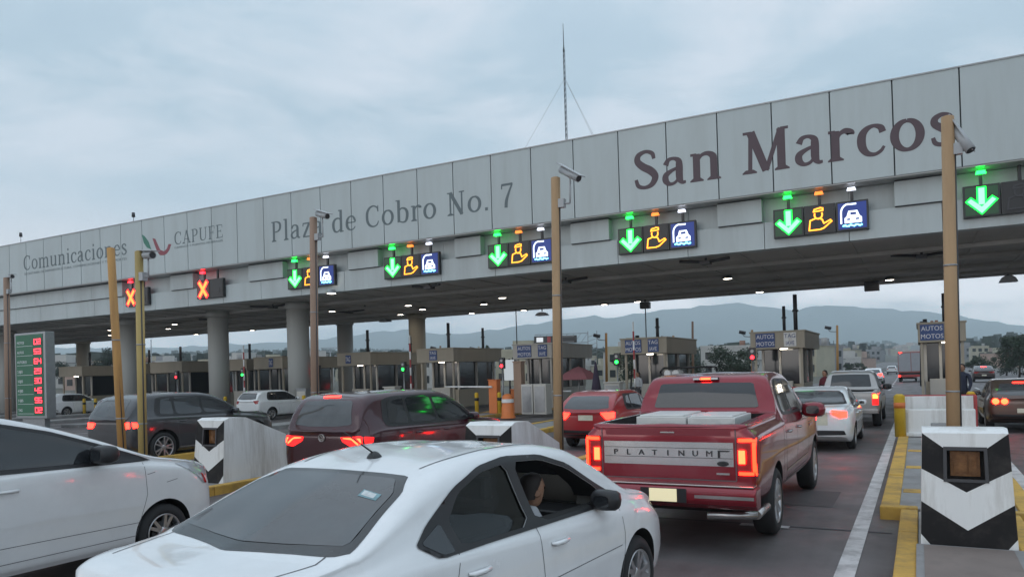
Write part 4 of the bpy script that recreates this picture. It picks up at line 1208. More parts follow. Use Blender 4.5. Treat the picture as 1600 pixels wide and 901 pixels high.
def wheel(parent, sx, y, r, w, xo, style='five', rimr=None, rimmat=None):
    rr = rimr or r * .66
    mb = MB()
    pf = [(-w / 2 + .02, rr), (-w / 2, rr + .02), (-w / 2 + .004, r - .045), (-w / 2 + .03, r - .012), (-w * .25, r), (w * .25, r), (w / 2 - .03, r - .012), (w / 2 - .004, r - .045), (w / 2, rr + .02), (w / 2 - .02, rr)]
    mb.lathe(pf, (0, 0, 0), 'x', 40)
    o = mb.build('wheel', RUBBER, parent); o.location = (sx * xo, y, r)
    q = MB()
    q.lathe([(w / 2 - .015, rr), (w / 2 - .005, rr - .006), (w / 2 - .02, rr - .02), (-.02, rr - .03), (-w / 2 + .03, rr - .02)], (0, 0, 0), 'x', 40, 0)
    q.lathe([(w / 2 - .10, rr - .02), (w / 2 - .10, .001)], (0, 0, 0), 'x', 40, 1)
    q.lathe([(w / 2 - .06, rr * .62), (w / 2 - .055, rr * .6), (w / 2 - .058, .05)], (0, 0, 0), 'x', 24, 2)
    q.lathe([(w / 2 - .05, .07), (w / 2 - .025, .065), (w / 2 - .018, .04), (w / 2 - .017, .001)], (0, 0, 0), 'x', 20, 0)
    ns = 5 if style == 'five' else 10 if style == 'ten' else 6
    for k in range(ns):
        a = 2 * math.pi * k / ns
        for da in ((-.20, .20) if style == 'five' else (0,)):
            c1 = Vector((0, math.cos(a + da * .5), math.sin(a + da * .5))); c2 = Vector((0, math.cos(a + da * 1.1), math.sin(a + da * 1.1)))
            t = Vector((0, -math.sin(a), math.cos(a)))
            wi = .022 if style == 'five' else .028
            A = c1 * .045; B = c2 * (rr - .012)
            q.add([A + t * wi + Vector((w / 2 - .022, 0, 0)), A - t * wi + Vector((w / 2 - .022, 0, 0)), B - t * wi * .8 + Vector((w / 2 - .014, 0, 0)), B + t * wi * .8 + Vector((w / 2 - .014, 0, 0)),
                   A + t * wi + Vector((w / 2 - .06, 0, 0)), A - t * wi + Vector((w / 2 - .06, 0, 0)), B - t * wi + Vector((w / 2 - .055, 0, 0)), B + t * wi + Vector((w / 2 - .055, 0, 0))],
                  [(0, 1, 2, 3), (0, 4, 5, 1), (2, 6, 7, 3), (0, 3, 7, 4), (1, 5, 6, 2)], 0)
    rm = q.build('rim', [rimmat or ALLOY, WELL, ALLOY_DK], o)
    if sx < 0: o.rotation_euler.z = math.pi
    return o

def mirror_part(parent, sx, x, y, z, shell, s=1.0):
    mb = MB()
    n = 12
    prof = [(-.075, .55), (-.06, .85), (.0, 1.0), (.06, .85), (.10, .45), (.115, .05)]
    vs = []
    for (dy, k) in prof:
        for i in range(n):
            a = 2 * math.pi * i / n
            cx = math.copysign(abs(math.cos(a)) ** .6, math.cos(a)); cz = math.copysign(abs(math.sin(a)) ** .6, math.sin(a))
            vs.append((sx * (x + s * .11 + cx * .115 * k * s), y + dy * s, z + cz * .078 * k * s + .02 * (1 if cx * sx > 0 else 0) * 0))
    fs = [(j * n + i, j * n + (i + 1) % n, (j + 1) * n + (i + 1) % n, (j + 1) * n + i) for j in range(len(prof) - 1) for i in range(n)] + [tuple(range(n))[::-1]]
    mb.add(vs, fs, 0, True)
    mb.add([(sx * (x - .06), y - .01, z - .09 * s), (sx * (x - .06), y + .06, z - .09 * s), (sx * (x + .06), y + .04, z - .045), (sx * (x + .06), y - .03, z - .045), (sx * (x - .06), y - .01, z - .05 * s), (sx * (x - .06), y + .06, z - .05 * s), (sx * (x + .06), y + .04, z + .0), (sx * (x + .06), y - .03, z + .0)],
           [(0, 1, 2, 3), (4, 7, 6, 5), (0, 3, 7, 4), (1, 5, 6, 2), (0, 4, 5, 1), (3, 2, 6, 7)], 1)
    o = mb.build('door_mirror', [shell, TRIM], parent)
    g2 = MB(); pts = []
    for i in range(n):
        a = 2 * math.pi * i / n
        cx = math.copysign(abs(math.cos(a)) ** .6, math.cos(a)); cz = math.copysign(abs(math.sin(a)) ** .6, math.sin(a))
        pts.append((sx * (x + s * .11 + cx * .10 * .62 * s), y - .077 * s, z + cz * .062 * .66 * s))
    g2.add(pts, [tuple(range(n))]); g2.build('mirror_glass', GLASSDK, o)
    return o
def handle(parent, bvh, sx, y, z, m, ln=.2):
    h, nn, _, _ = bvh.ray_cast(Vector((sx * 5, y, z)), Vector((-sx, 0, 0)))
    if h is None: return
    mb = MB()
    x = h.x
    pr = [(-ln / 2, .0, .012), (-ln / 2 + .02, .028, .016), (0, .036, .018), (ln / 2 - .02, .028, .016), (ln / 2, .0, .012)]
    vs = []
    for (dy, dx, hh) in pr:
        vs += [(x + sx * dx, y + dy, z - hh), (x + sx * (dx + .012), y + dy, z), (x + sx * dx, y + dy, z + hh), (x + sx * (dx - .012), y + dy, z)]
    fs = [(j * 4 + i, j * 4 + (i + 1) % 4, j * 4 + 4 + (i + 1) % 4, j * 4 + 4 + i) for j in range(4) for i in range(4)]
    mb.add(vs, fs, 0, True); mb.build('door_handle', m, parent)

def make_car(name, label, catg, P, pm, loc, rz=0.0, group=None):
    o = empty(name, loc, label, catg, group, rz)
    me = car_shell(P, [pm, WELL, CABIN, HEADL])
    body = bpy.data.objects.new('body', me); C.objects.link(body)
    bm = bmesh.new(); bm.from_mesh(me); bvh = BVHTree.FromBMesh(bm); bm.free()
    r = P['wr']
    def cut(mb, mi=1):
        c = mb.build('cutter', [pm, WELL, CABIN, HEADL], None); boolean(body, c)
    for y in P['axles']:
        mb = MB()
        for sx in (-1, 1):
            a = P['W'] / 2 - .30; mb.cyl((sx * a, y, r + .01), (sx * (P['W'] / 2 + .2), y, r + .01), r * P.get('arch', 1.16), r * P.get('arch', 1.16), 40, 1)
        cut(mb)
    if P.get('cavity'):
        mb = MB(); mb.prism(P['cavity'], 'x', -.56, .56, 2); cut(mb)
        mb = MB(); mb.prism(P['cavity_low'], 'x', -P['W'] / 2 + .17, P['W'] / 2 - .17, 2); cut(mb)
        for poly in P['holes']:
            mb = MB(); mb.prism(rnd(poly, 1, .12), 'x', -P['W'], P['W'], 1)
            cut(mb)
        if P.get('wshole'):
            mb = MB(); mb.prism(P['wshole'], 'x', -.54, .54, 1); cut(mb)
    for f in body.data.polygons:
        if f.material_index == 2 and f.normal.z < -.3: f.material_index = 3
    if P.get('bed'):
        x0, x1, y0, y1, z0 = P['bed']
        mb = MB(); mb.box(x0, x1, y0, y1, z0, 3, 1); cut(mb)
    body.data.set_sharp_from_angle(angle=R(38))
    body.parent = o
    for sx, v in ((1, 'R'), (-1, 'L')):
        for y in P['axles']:
            wheel(o, sx, y, r, P.get('ww', .2), P['W'] / 2 - P.get('ww', .2) / 2 - .015, P.get('rim', 'five'), P.get('rimr'))
        if P.get('side_trim'): patch(bvh, rnd(P['side_trim'], 2, .1), v, .004, 'window_surround', TRIM, o, grid=.035) if not P.get('cavity') else None
        for wpoly in P.get('side_win', []):
            patch(bvh, rnd(wpoly, 1, .1), v, .008 if not P.get('cavity') else -.006, 'side_window', GLASS if P.get('cavity') else P.get('glass', GLASSDK), o, grid=.035)
        for tp in P.get('pillars', []):
            patch(bvh, tp, v, .004, 'pillar_trim', TRIM, o)
        for ln in P.get('seams', []):
            patch(bvh, line_poly(ln, P.get('seamw', .006)), v, .0015, 'panel_seam', SEAM, o, grid=.05)
        for (y, z) in P.get('handles', []): handle(o, bvh, sx, y, z, P.get('handle_mat', pm))
        for (nm, poly, mm, off) in P.get('side_patch', []): patch(bvh, poly, v, off, nm, mm, o, grid=.04)
        if P.get('mirror'):
            mx_, my, mz, ms = P['mirror']; mirror_part(o, sx, mx_, my, mz, P.get('mirror_mat', pm), ms)
    def flipx(p): return [(-a, b) for a, b in p][::-1]
    for (nm, poly, view, off, mm) in P.get('patches', []):
        patch(bvh, poly, view, off, nm, mm, o, grid=.05)
    for (nm, poly, view, off, mm) in P.get('patches2', []):
        patch(bvh, poly, view, off, nm, mm, o, grid=.04); patch(bvh, flipx(poly), view, off, nm, mm, o, grid=.04)
    return o, bvh

def sym(h):            # half outline (x>=0) to full outline
    return h + [(-x, z) for x, z in h[::-1] if x > 1e-6]
def put(bvh, x, z, view='B', y0=-9):
    h, nn, _, _ = bvh.ray_cast(Vector((x, y0, z)), Vector((0, 1, 0))); return h

# ---- the white sedan in front -----------------------------------------------------
SED = dict(L=4.40, W=1.79, wr=.31, ww=.20, axles=(.93, 3.53), ny=70, tumble=.42, crown=1, mid=.60, rim='five',
  top=[(0, .93), (.04, 1.0), (.18, 1.035), (.50, 1.06), (.62, 1.085), (1.0, 1.245), (1.35, 1.375), (1.65, 1.435), (2.0, 1.46), (2.35, 1.452), (2.75, 1.385), (3.1, 1.22), (3.42, 1.02), (3.5, .99), (3.9, .915), (4.2, .80), (4.34, .68), (4.40, .60)],
  belt=[(0, .86), (.5, .955), (.95, .975), (1.6, .955), (2.5, .915), (3.3, .885), (3.8, .83), (4.2, .70), (4.4, .56)],
  bot=[(0, .36), (.3, .24), (.6, .19), (3.8, .19), (4.2, .2), (4.4, .30)],
  plan=[(0, .80), (.03, .86), (.12, .915), (.45, .965), (1.0, 1), (3.3, 1), (3.75, .975), (4.1, .90), (4.28, .80), (4.4, .62)],
  bow=[(0, -.05), (.3, -.09), (.62, -.12), (1.3, -.10), (1.8, 0), (2.4, .04), (2.8, .12), (3.4, .16), (3.9, .10), (4.2, .02), (4.4, 0)],
  cavity=[(1.05, .45), (3.05, .45), (3.28, .90), (2.72, 1.31), (2.3, 1.395), (1.95, 1.40), (1.6, 1.375), (1.22, 1.23), (.98, 1.02)],
  cavity_low=[(1.3, .46), (3.0, .46), (3.12, .99), (1.36, 1.01)],
  holes=[[(1.33, .985), (2.03, .972), (1.99, 1.355), (1.72, 1.335), (1.45, 1.25), (1.29, 1.12)], [(2.12, .97), (3.10, .955), (3.02, 1.07), (2.72, 1.245), (2.42, 1.335), (2.09, 1.358)]],
  side_win=[[(1.33, .985), (2.03, .972), (1.99, 1.355), (1.72, 1.335), (1.45, 1.25), (1.29, 1.12)]],
  wshole=[(2.6, 1.30), (2.55, 1.6), (3.4, 1.6), (3.6, 1.06), (3.2, 1.04)], pillars=[],
  seams=[[(2.08, .95), (2.10, .60), (2.06, .30)], [(1.28, .96), (1.22, .80), (1.30, .62), (1.36, .5), (1.40, .30)], [(3.22, .93), (3.26, .7), (3.2, .30)], [(1.4, .30), (3.2, .30)], [(1.45, .56), (2.05, .60)], [(2.12, .60), (3.2, .62)]],
  handles=[(1.42, .835), (2.30, .825)], handle_mat=P_WHITE, mirror=(.80, 2.92, 1.0, 1.0), mirror_mat=TRIM,
  patches=[('rear_window_border', rnd(sym([(0, 1.375), (.52, 1.362), (.62, 1.30), (.735, 1.085), (.68, 1.075), (.3, 1.066), (0, 1.064)]), 1, .06), 'B', .002, FRIT),
           ('rear_window', rnd(sym([(0, 1.36), (.47, 1.348), (.575, 1.295), (.672, 1.105), (.3, 1.092), (0, 1.090)]), 1, .06), 'B', .0045, GLASSMD),
           ('windshield', rnd(sym([(0, 1.36), (.46, 1.345), (.58, 1.26), (.70, 1.02), (.3, 1.0), (0, 1.0)]), 1, .06), 'F', .004, GLASS),
           ('trunk_seam', line_poly([(-.62, .60), (-.66, .45), (-.60, .16)], .009), 'T', .0015, SEAM), ('trunk_seam', line_poly([(.62, .60), (.66, .45), (.60, .16)], .009), 'T', .0015, SEAM),
           ('licence_plate', [(-.17, .62), (.17, .62), (.17, .74), (-.17, .74)], 'B', .008, PLATE)],
  patches2=[('taillight', rnd([(.40, .93), (.76, .90), (.77, .74), (.62, .72), (.42, .78)], 1, .1), 'B', .006, TL_OFF),
            ('headlight', rnd([(.42, .70), (.74, .80), (.78, .70), (.50, .62)], 1, .1), 'F', .006, HL)],
  side_patch=[('window_surround', None, TRIM, .002)])
SURR = [(.98, 1.045), (1.12, .958), (1.6, .955), (3.28, .928), (3.30, .96), (3.05, 1.09), (2.74, 1.275), (2.42, 1.37), (2.02, 1.398), (1.72, 1.372), (1.42, 1.285), (1.10, 1.13)]
SED['side_patch'] = []
def ring_with_holes(bvh, outer, holes, view, off, name, m, parent, grid=.06):
    """a trim frame shaped over the body, open where the windows are"""
    loops = [outer] + holes
    pts, edges = [], []
    def inside(p, poly):
        c = False; n = len(poly)
        for i in range(n):
            x1, y1 = poly[i]; x2, y2 = poly[(i + 1) % n]
            if (y1 > p[1]) != (y2 > p[1]) and p[0] < (x2 - x1) * (p[1] - y1) / (y2 - y1) + x1: c = not c
        return c
    for lp in loops:
        st = len(pts)
        for i in range(len(lp)):
            a, b = Vector(lp[i]), Vector(lp[(i + 1) % len(lp)]); k = max(1, int((b - a).length / grid))
            for q in range(k): pts.append(a.lerp(b, q / k))
        edges += [(i, i + 1 if i + 1 < len(pts) else st) for i in range(st, len(pts))]
    gx = min(p[0] for p in outer)
    while gx < max(p[0] for p in outer):
        gy = min(p[1] for p in outer)
        while gy < max(p[1] for p in outer):
            if inside((gx, gy), outer) and not any(inside((gx, gy), h) for h in holes): pts.append(Vector((gx, gy)))
            gy += .025
        gx += .025
    r = delaunay_2d_cdt(pts, edges, [], 0, 1e-5)
    sx = 1 if view == 'R' else -1
    vs = []
    for p in r[0]:
        h, nn, _, _ = bvh.ray_cast(Vector((sx * 5, p.x, p.y)), Vector((-sx, 0, 0)))
        if h is None: h, nn, _, _ = bvh.find_nearest(Vector((sx * .7, p.x, p.y)))
        if nn.x * sx < 0: nn = -nn
        vs.append(h + nn * off)
    fs = []
    for f in r[2]:
        c = sum((r[0][i] for i in f), Vector((0, 0))) / len(f)
        if inside(c, outer) and not any(inside(c, h) for h in holes): fs.append(tuple(f))
    used = sorted({i for f in fs for i in f}); mp_ = {i: k for k, i in enumerate(used)}
    mb = MB(); mb.add([vs[i] for i in used], [tuple(mp_[i] for i in f) for f in fs], 0, True)
    ob = mb.build(name, m, parent)
    if sum(f.normal.x * sx for f in ob.data.polygons) < 0: ob.data.flip_normals()
    return ob

def gl(x, y): return (x, y, gz(x))
SX, SY, SROT, SSC = -3.38, 2.44, R(-6), 1.06
sedan, bv = make_car('white_sedan', 'white four-door sedan in the foreground with a passenger at its front side window', 'car', SED, P_WHITE, gl(SX, SY), SROT)
sedan.scale = (SSC, SSC, SSC)
for v in ('R', 'L'):
    ring_with_holes(bv, rnd(SURR, 1, .1), [rnd(h, 1, .12) for h in SED['holes']], v, .007, 'window_surround', TRIM, sedan, grid=.03)
    patch(bv, rnd([(1.02, 1.05), (1.15, .972), (1.25, .97), (1.21, 1.125)], 1, .1), v, .010, 'quarter_glass', GLASSDK, sedan)
# window sticker, rear shelf items, antenna, roof ditch lines
STK = mat('sticker_blue', (.16, .30, .33), .4, var=.3, vscale=30); STW = mat('sticker_white', (.55, .58, .58), .4, var=.25, vscale=25)
s_ = patch(bv, [(.36, 1.300), (.52, 1.285), (.53, 1.262), (.37, 1.275)], 'B', .0065, 'window_sticker', STK, sedan, grid=.03)
patch(bv, [(.375, 1.296), (.49, 1.284), (.50, 1.268), (.385, 1.279)], 'B', .008, 'sticker_print', STW, s_, grid=.03)
for x in (-1, 1):
    patch(bv, line_poly([(x * .50, 1.38), (x * .525, 1.6), (x * .545, 2.0), (x * .54, 2.4), (x * .53, 2.72)], .012), 'T', .002, 'roof_seam', SEAM, sedan)
mb = MB(); mb.lathe([(0, .05), (.012, .045), (.03, .03), (.04, .012), (.042, .001)], (0, 0, 0), 'z', 18)
h, _, _, _ = bv.ray_cast(Vector((.0, 1.52, 5)), Vector((0, 0, -1)))
a_ = mb.build('antenna', TRIM, sedan); a_.location = h + Vector((0, 0, -.004))
mb = MB(); mb.cyl((0, 0, .025), (-.06, -.20, .18), .006, .004, 8); mb.build('antenna_rod', TRIM, a_)
# cabin: seats, dashboard, steering wheel
for sx in (-.36, .36):
    mb = MB(); mb.prism([(2.29, .42), (2.79, .45), (2.80, .56), (2.39, .56), (2.17, 1.08), (2.07, 1.06), (2.22, .5)], 'x', sx - .24, sx + .24); mb.build('front_seat', SEATM, sedan, bevel=.03)
    mb = MB(); mb.box(sx - .12, sx + .12, 2.04, 2.14, 1.10, 1.25); mb.build('headrest', SEATM, sedan, bevel=.03)
mb = MB(); mb.prism([(1.25, .45), (1.75, .46), (1.76, .56), (1.42, .57), (1.22, 1.0), (1.12, 1.0)], 'x', -.6, .6); mb.build('rear_seat', SEATM, sedan, bevel=.03)
mb = MB(); mb.prism([(2.95, .6), (3.25, .6), (3.25, .9), (3.0, .93), (2.9, .88)], 'x', -.66, .66); mb.build('dashboard', TRIM, sedan, bevel=.02)
mb = MB(); mb.lathe([(0, .19), (.012, .2), (.024, .19), (.012, .175), (0, .19)], (0, 0, 0), 'y', 24); w_ = mb.build('steering_wheel', TRIM, sedan); w_.location = (-.36, 2.74, .93); w_.rotation_euler.x = -.4

# ---- people ------------------------------------------------------------------------
SKIN = mat('skin', (.30, .16, .10), .6, var=.08, vscale=12)
HAIR = mat('dark_hair', (.018, .012, .01), .7, var=.3, vscale=40)
SHIRT = mat('pale_shirt', (.45, .46, .48), .9, var=.1, vscale=9)
NAVY = mat('navy_jacket', (.02, .024, .045), .9, var=.2, vscale=9)
TROU = mat('dark_trousers', (.022, .02, .022), .9)
def skin_mesh(name, verts, edges, radii, m, parent, lev=2):
    me = bpy.data.meshes.new(name); me.from_pydata(verts, edges, [])
    o = bpy.data.objects.new(name, me); C.objects.link(o)
    md = o.modifiers.new('skin', 'SKIN'); md.use_smooth_shade = True
    for i, r in enumerate(radii): me.skin_vertices[0].data[i].radius = r if isinstance(r, tuple) else (r, r)
    me.skin_vertices[0].data[0].use_root = True
    sb = o.modifiers.new('sub', 'SUBSURF'); sb.levels = lev; sb.render_levels = lev
    bpy.context.view_layer.update()
    nm = bpy.data.meshes.new_from_object(o.evaluated_get(bpy.context.evaluated_depsgraph_get()))
    o.modifiers.clear(); o.data = nm; bpy.data.meshes.remove(me)
    nm.materials.clear(); nm.materials.append(m)
    for p in nm.polygons: p.use_smooth = True
    o.parent = parent
    return o
def head(parent, c, yaw, s=1.0):
    """face, hair; returns nothing - children of the body"""
    mb = MB(); n = 16
    pr = [(-.125, .02, .03), (-.115, .045, .045), (-.09, .058, .068), (-.05, .068, .082), (0, .074, .092), (.05, .074, .094), (.09, .062, .078), (.115, .035, .045), (.122, .001, .001)]
    vs = []
    for (z, rx, ry) in pr:
        for i in range(n):
            a = 2 * math.pi * i / n
            y = ry * math.sin(a); 
            if y > 0 and abs(math.cos(a)) < .3 and -.05 < z < .01: y += .018
            vs.append((rx * math.cos(a), y + .008, z))
    mb.add(vs, [(j * n + i, j * n + (i + 1) % n, (j + 1) * n + (i + 1) % n, (j + 1) * n + i) for j in range(len(pr) - 1) for i in range(n)], 0, True)
    for sx in (-1, 1):
        mb.cyl((sx * .07, 0, -.02), (sx * .086, -.012, -.015), .03, .022, 10)
        mb.lathe([(.0, .012), (.006, .009), (.009, .001)], (sx * .03, .093, .012), 'y', 10, 1)
    mb.prism([(-.012, .0), (.012, .0), (.006, .03), (-.006, .03)], 'y', .09, .118)
    mb.box(-.022, .022, .086, .092, -.068, -.06, 1)
    h = mb.build('head', [SKIN, HAIR], parent); h.location = c; h.rotation_euler.z = yaw; h.scale = (s, s, s)
    hb = MB(); vs = []
    pr = [(-.06, .078, .06, -.05), (0, .084, .075, -.035), (.05, .084, .088, -.015), (.09, .074, .088, -.005), (.12, .05, .06, 0), (.136, .001, .001, 0)]
    for (z, rx, ry, oy) in pr:
        for i in range(n):
            a = 2 * math.pi * i / n; vs.append((rx * math.cos(a), ry * math.sin(a) + oy, z))
    hb.add(vs, [(j * n + i, j * n + (i + 1) % n, (j + 1) * n + (i + 1) % n, (j + 1) * n + i) for j in range(len(pr) - 1) for i in range(n)], 0, True)
    hb.build('hair', HAIR, h)
def hand(parent, c, d, sx):
    d = Vector(d).normalized(); side = d.cross(Vector((0, 0, 1))).normalized(); upv = side.cross(d)
    V = [Vector(c), Vector(c) + d * .05, Vector(c) + d * .085]; E = [(0, 1), (1, 2)]; Rr = [.024, (.036, .018), (.036, .014)]
    for k, (o, ln) in enumerate(((-.028, .062), (-.009, .072), (.010, .068), (.028, .052))):
        b = len(V); V += [V[2] + side * o, V[2] + side * o + d * ln * .5 - upv * .012, V[2] + side * o + d * ln - upv * .035]
        E += [(2, b), (b, b + 1), (b + 1, b + 2)]; Rr += [.0095, .009, .0075]
    b = len(V); V += [V[1] + side * .03 * sx, V[1] + side * .052 * sx + d * .03]; E += [(1, b), (b, b + 1)]; Rr += [.012, .009]
    return skin_mesh('hand', V, E, Rr, SKIN, parent, 1)
def seated(loc, yawh, shirt, label):
    o = empty('person', loc, label, 'person')
    V = [(0, 0, 0), (0, -.05, .18), (0, -.10, .36), (0, -.11, .47), (0, -.10, .55), (0, -.09, .62),
         (-.17, -.11, .46), (-.22, .02, .24), (-.17, .24, .20), (.17, -.11, .46), (.22, .02, .24), (.17, .24, .20),
         (-.09, .05, 0), (-.11, .42, .06), (-.11, .50, -.28), (.09, .05, 0), (.11, .42, .06), (.11, .50, -.28), (-.11, .62, -.30), (.11, .62, -.30)]
    E = [(0, 1), (1, 2), (2, 3), (3, 4), (4, 5), (3, 6), (6, 7), (7, 8), (3, 9), (9, 10), (10, 11), (0, 12), (12, 13), (13, 14), (0, 15), (15, 16), (16, 17), (14, 18), (17, 19)]
    Rr = [(.15, .11), (.14, .10), (.17, .11), (.12, .08), .055, .05, .07, .048, .036, .07, .048, .036, .085, .065, .045, .085, .065, .045, .035, .035]
    skin_mesh('body', V, E, Rr, shirt, o)
    head(o, (0, -.07, .72), yawh)
    hand(o, (-.17, .24, .20), (.1, 1, -.1), 1); hand(o, (.17, .24, .20), (-.1, 1, -.1), -1)
    return o
pv = Matrix.Translation(Vector(gl(SX, SY))) @ Matrix.Rotation(SROT, 4, 'Z') @ (Vector((.50, 2.62, .43)) * SSC)
seated(tuple(pv), -.5, SHIRT, 'person in a pale shirt seated behind the open front side window of the white sedan')

# ---- white MPV at the left -----------------------------------------------------------
MPV = dict(L=4.3, W=1.74, wr=.325, ww=.2, axles=(.75, 3.42), ny=60, tumble=.26, mid=.55,
  top=[(0, 1.35), (.03, 1.5), (.10, 1.70), (.35, 1.78), (.9, 1.83), (1.3, 1.825), (1.7, 1.775), (2.2, 1.64), (2.7, 1.45), (3.2, 1.245), (3.34, 1.20), (3.8, 1.11), (4.1, 1.03), (4.22, .88), (4.3, .72)],
  belt=[(0, 1.15), (2.0, 1.20), (3.0, 1.16), (3.5, 1.10), (3.9, 1.0), (4.15, .85), (4.3, .68)],
  bot=[(0, .40), (.3, .27), (.6, .22), (3.7, .22), (4.1, .24), (4.3, .34)],
  plan=[(0, .86), (.05, .93), (.3, .98), (.8, 1), (3.2, 1), (3.6, .98), (3.95, .91), (4.15, .82), (4.3, .60)],
  bow=[(0, -.05), (.4, 0), (2.2, .04), (2.7, .12), (3.4, .16), (3.9, .10), (4.3, 0)],
  side_trim=[(.35, 1.25), (3.26, 1.165), (3.26, 1.19), (2.72, 1.40), (2.2, 1.585), (1.7, 1.705), (1.2, 1.755), (.5, 1.72)],
  side_win=[[(.45, 1.30), (.75, 1.29), (.75, 1.71), (.55, 1.69)], [(.82, 1.28), (1.42, 1.265), (1.38, 1.71), (.82, 1.72)], [(1.50, 1.26), (2.98, 1.21), (2.98, 1.255), (2.66, 1.385), (2.17, 1.555), (1.68, 1.67), (1.47, 1.695)]],
  seams=[[(1.46, 1.22), (1.48, .8), (1.44, .36)], [(3.17, 1.16), (3.19, .8), (3.05, .36)], [(1.06, 1.22), (1.15, .6), (1.2, .36)], [(1.2, .36), (3.05, .36)], [(1.2, .52), (3.1, .50)], [(3.2, 1.02), (3.30, 1.035)], [(3.45, .90), (3.6, .92)]],
  handles=[(1.0, 1.06), (1.72, 1.05)], mirror=(.83, 2.62, 1.31, 1.3), mirror_mat=TRIM,
  patches=[('windshield', rnd(sym([(0, 1.78), (.5, 1.76), (.68, 1.30), (.3, 1.24), (0, 1.24)]), 1, .06), 'F', .004, GLASSDK), ('rear_window', rnd(sym([(0, 1.72), (.6, 1.70), (.68, 1.30), (0, 1.28)]), 1, .06), 'B', .004, GLASSDK)],
  patches2=[('headlight', rnd([(.52, .98), (.72, 1.12), (.80, 1.06), (.80, .93), (.6, .84)], 1, .1), 'F', .006, HL)],
  side_patch=[('headlight', rnd([(3.60, 1.10), (3.78, 1.075), (3.98, .97), (4.10, .80), (4.02, .80), (3.90, .93)], 1, .1), HL, .005), ('indicator', rnd([(3.98, .97), (4.05, .90), (4.10, .80), (4.05, .80)], 1, .1), TL_OFF, .0075), ('mirror_base', rnd([(2.50, 1.205), (3.30, 1.165), (3.22, 1.20), (2.95, 1.285), (2.70, 1.29)], 1, .1), TRIM, .011)])
mpv, bv = make_car('white_car', 'white tall car cut off by the left edge, black door mirror showing', 'car', MPV, P_WHITE2, gl(-8.52, 2.35))

# ---- dark red hatchback with lit lamps ------------------------------------------------
def suv(L=4.5, W=1.84, H=1.66, hood=1.05, rake=.28, belt=1.06, wr=.35, **k):
    top = [(0, belt), (.03, belt + .06), (rake * .45, belt + (H - belt) * .5), (rake, H - .10), (rake + .25, H - .02), (L * .36, H), (L * .46, H - .02), (L * .53, H - .09), (L * .62, H - .30), (L * .70, hood + .06), (L * .72, hood + .02), (L * .88, hood - .05), (L - .15, hood - .16), (L - .05, hood - .30), (L, hood - .42)]
    d = dict(L=L, W=W, wr=wr, ww=.22, axles=(.88, L - .86), ny=50, tumble=.33, mid=.55, top=top,
      belt=[(0, belt - .08), (.5, belt), (L * .5, belt - .04), (L * .7, hood - .06), (L * .9, hood - .18), (L, hood - .45)],
      bot=[(0, .42), (.3, .30), (.6, .24), (L - .7, .24), (L - .2, .28), (L, .38)],
      plan=[(0, .84), (.03, .90), (.15, .955), (.5, .985), (1.0, 1), (L - 1.1, 1), (L - .6, .97), (L - .25, .89), (L - .1, .80), (L, .66)],
      bow=[(0, -.05), (.3, -.07), (.9, 0), (L * .5, .03), (L * .6, .1), (L * .72, .15), (L * .9, .08), (L, 0)],
      side_trim=[(rake + .22, belt + .0), (L * .695, belt - .03), (L * .69, belt + .03), (L * .61, H - .33), (L * .52, H - .15), (L * .45, H - .10), (L * .2, H - .09), (rake + .35, H - .14)],
      side_win=[[(rake + .38, belt + .07), (1.22, belt + .04), (1.22, H - .13), (rake + .50, H - .17)], [(1.30, belt + .04), (2.12, belt + .03), (2.06, H - .125), (1.30, H - .125)], [(2.2, belt + .03), (L * .665, belt + .02), (L * .655, belt + .08), (L * .60, H - .37), (L * .515, H - .19), (2.14, H - .13)]],
      seams=[[(2.16, belt), (2.18, .7), (2.12, .36)], [(L * .69, belt - .05), (L * .70, .7), (L * .665, .36)], [(1.26, belt), (1.34, .6), (1.40, .36)]],
      handles=[(1.46, belt - .14), (2.38, belt - .15)], mirror=(W / 2 - .06, L * .645, belt + .04, 1.05),
      patches=[('rear_window', rnd(sym([(0, H - .13), (.52, H - .14), (.63, belt + .09), (.3, belt + .06), (0, belt + .06)]), 1, .08), 'B', .004, GLASSMD), ('windshield', rnd(sym([(0, H - .10), (.5, H - .12), (.66, hood + .10), (0, hood + .05)]), 1, .06), 'F', .004, GLASSDK),
               ('rear_bumper', rnd(sym([(0, .50), (.80, .52), (.82, .40), (.5, .36), (0, .36)]), 1, .06), 'B', .004, TRIM)],
      patches2=[])
    d.update(k); return d
T = suv(L=5.0, W=1.94, H=1.79, belt=1.17, hood=1.14, wr=.37)
T['patches2'] = [('taillight', rnd([(.40, 1.06), (.84, 1.08), (.85, .91), (.66, .88), (.44, .98)], 1, .1), 'B', .006, TL_MID), ('lit_bar', rnd([(.46, 1.03), (.64, 1.015), (.72, .955), (.78, .92), (.78, .955), (.70, 1.01), (.62, 1.05), (.46, 1.045)], 1, .1), 'B', .012, TL_HOT), ('lit_bar', rnd([(.74, 1.04), (.81, 1.04), (.83, .95), (.80, .94), (.79, 1.0)], 1, .1), 'B', .012, TL_HOT)]
T['patches'] += [('licence_plate', [(-.18, .62), (.18, .62), (.18, .74), (-.18, .74)], 'B', .01, PLATE), ('brake_light', [(-.18, 1.70), (.18, 1.70), (.18, 1.724), (-.18, 1.724)], 'B', .01, TL_ON)]
T['side_patch'] = [('taillight', rnd([(.03, 1.07), (.22, 1.045), (.19, .96), (.04, .93)], 1, .1), TL_MID, .005)]
tig, bv = make_car('dark_red_hatchback', 'dark red tall hatchback with lit brake lamps between the two nearer crash blocks', 'car', T, P_MAROON, gl(-8.85, 9.7))
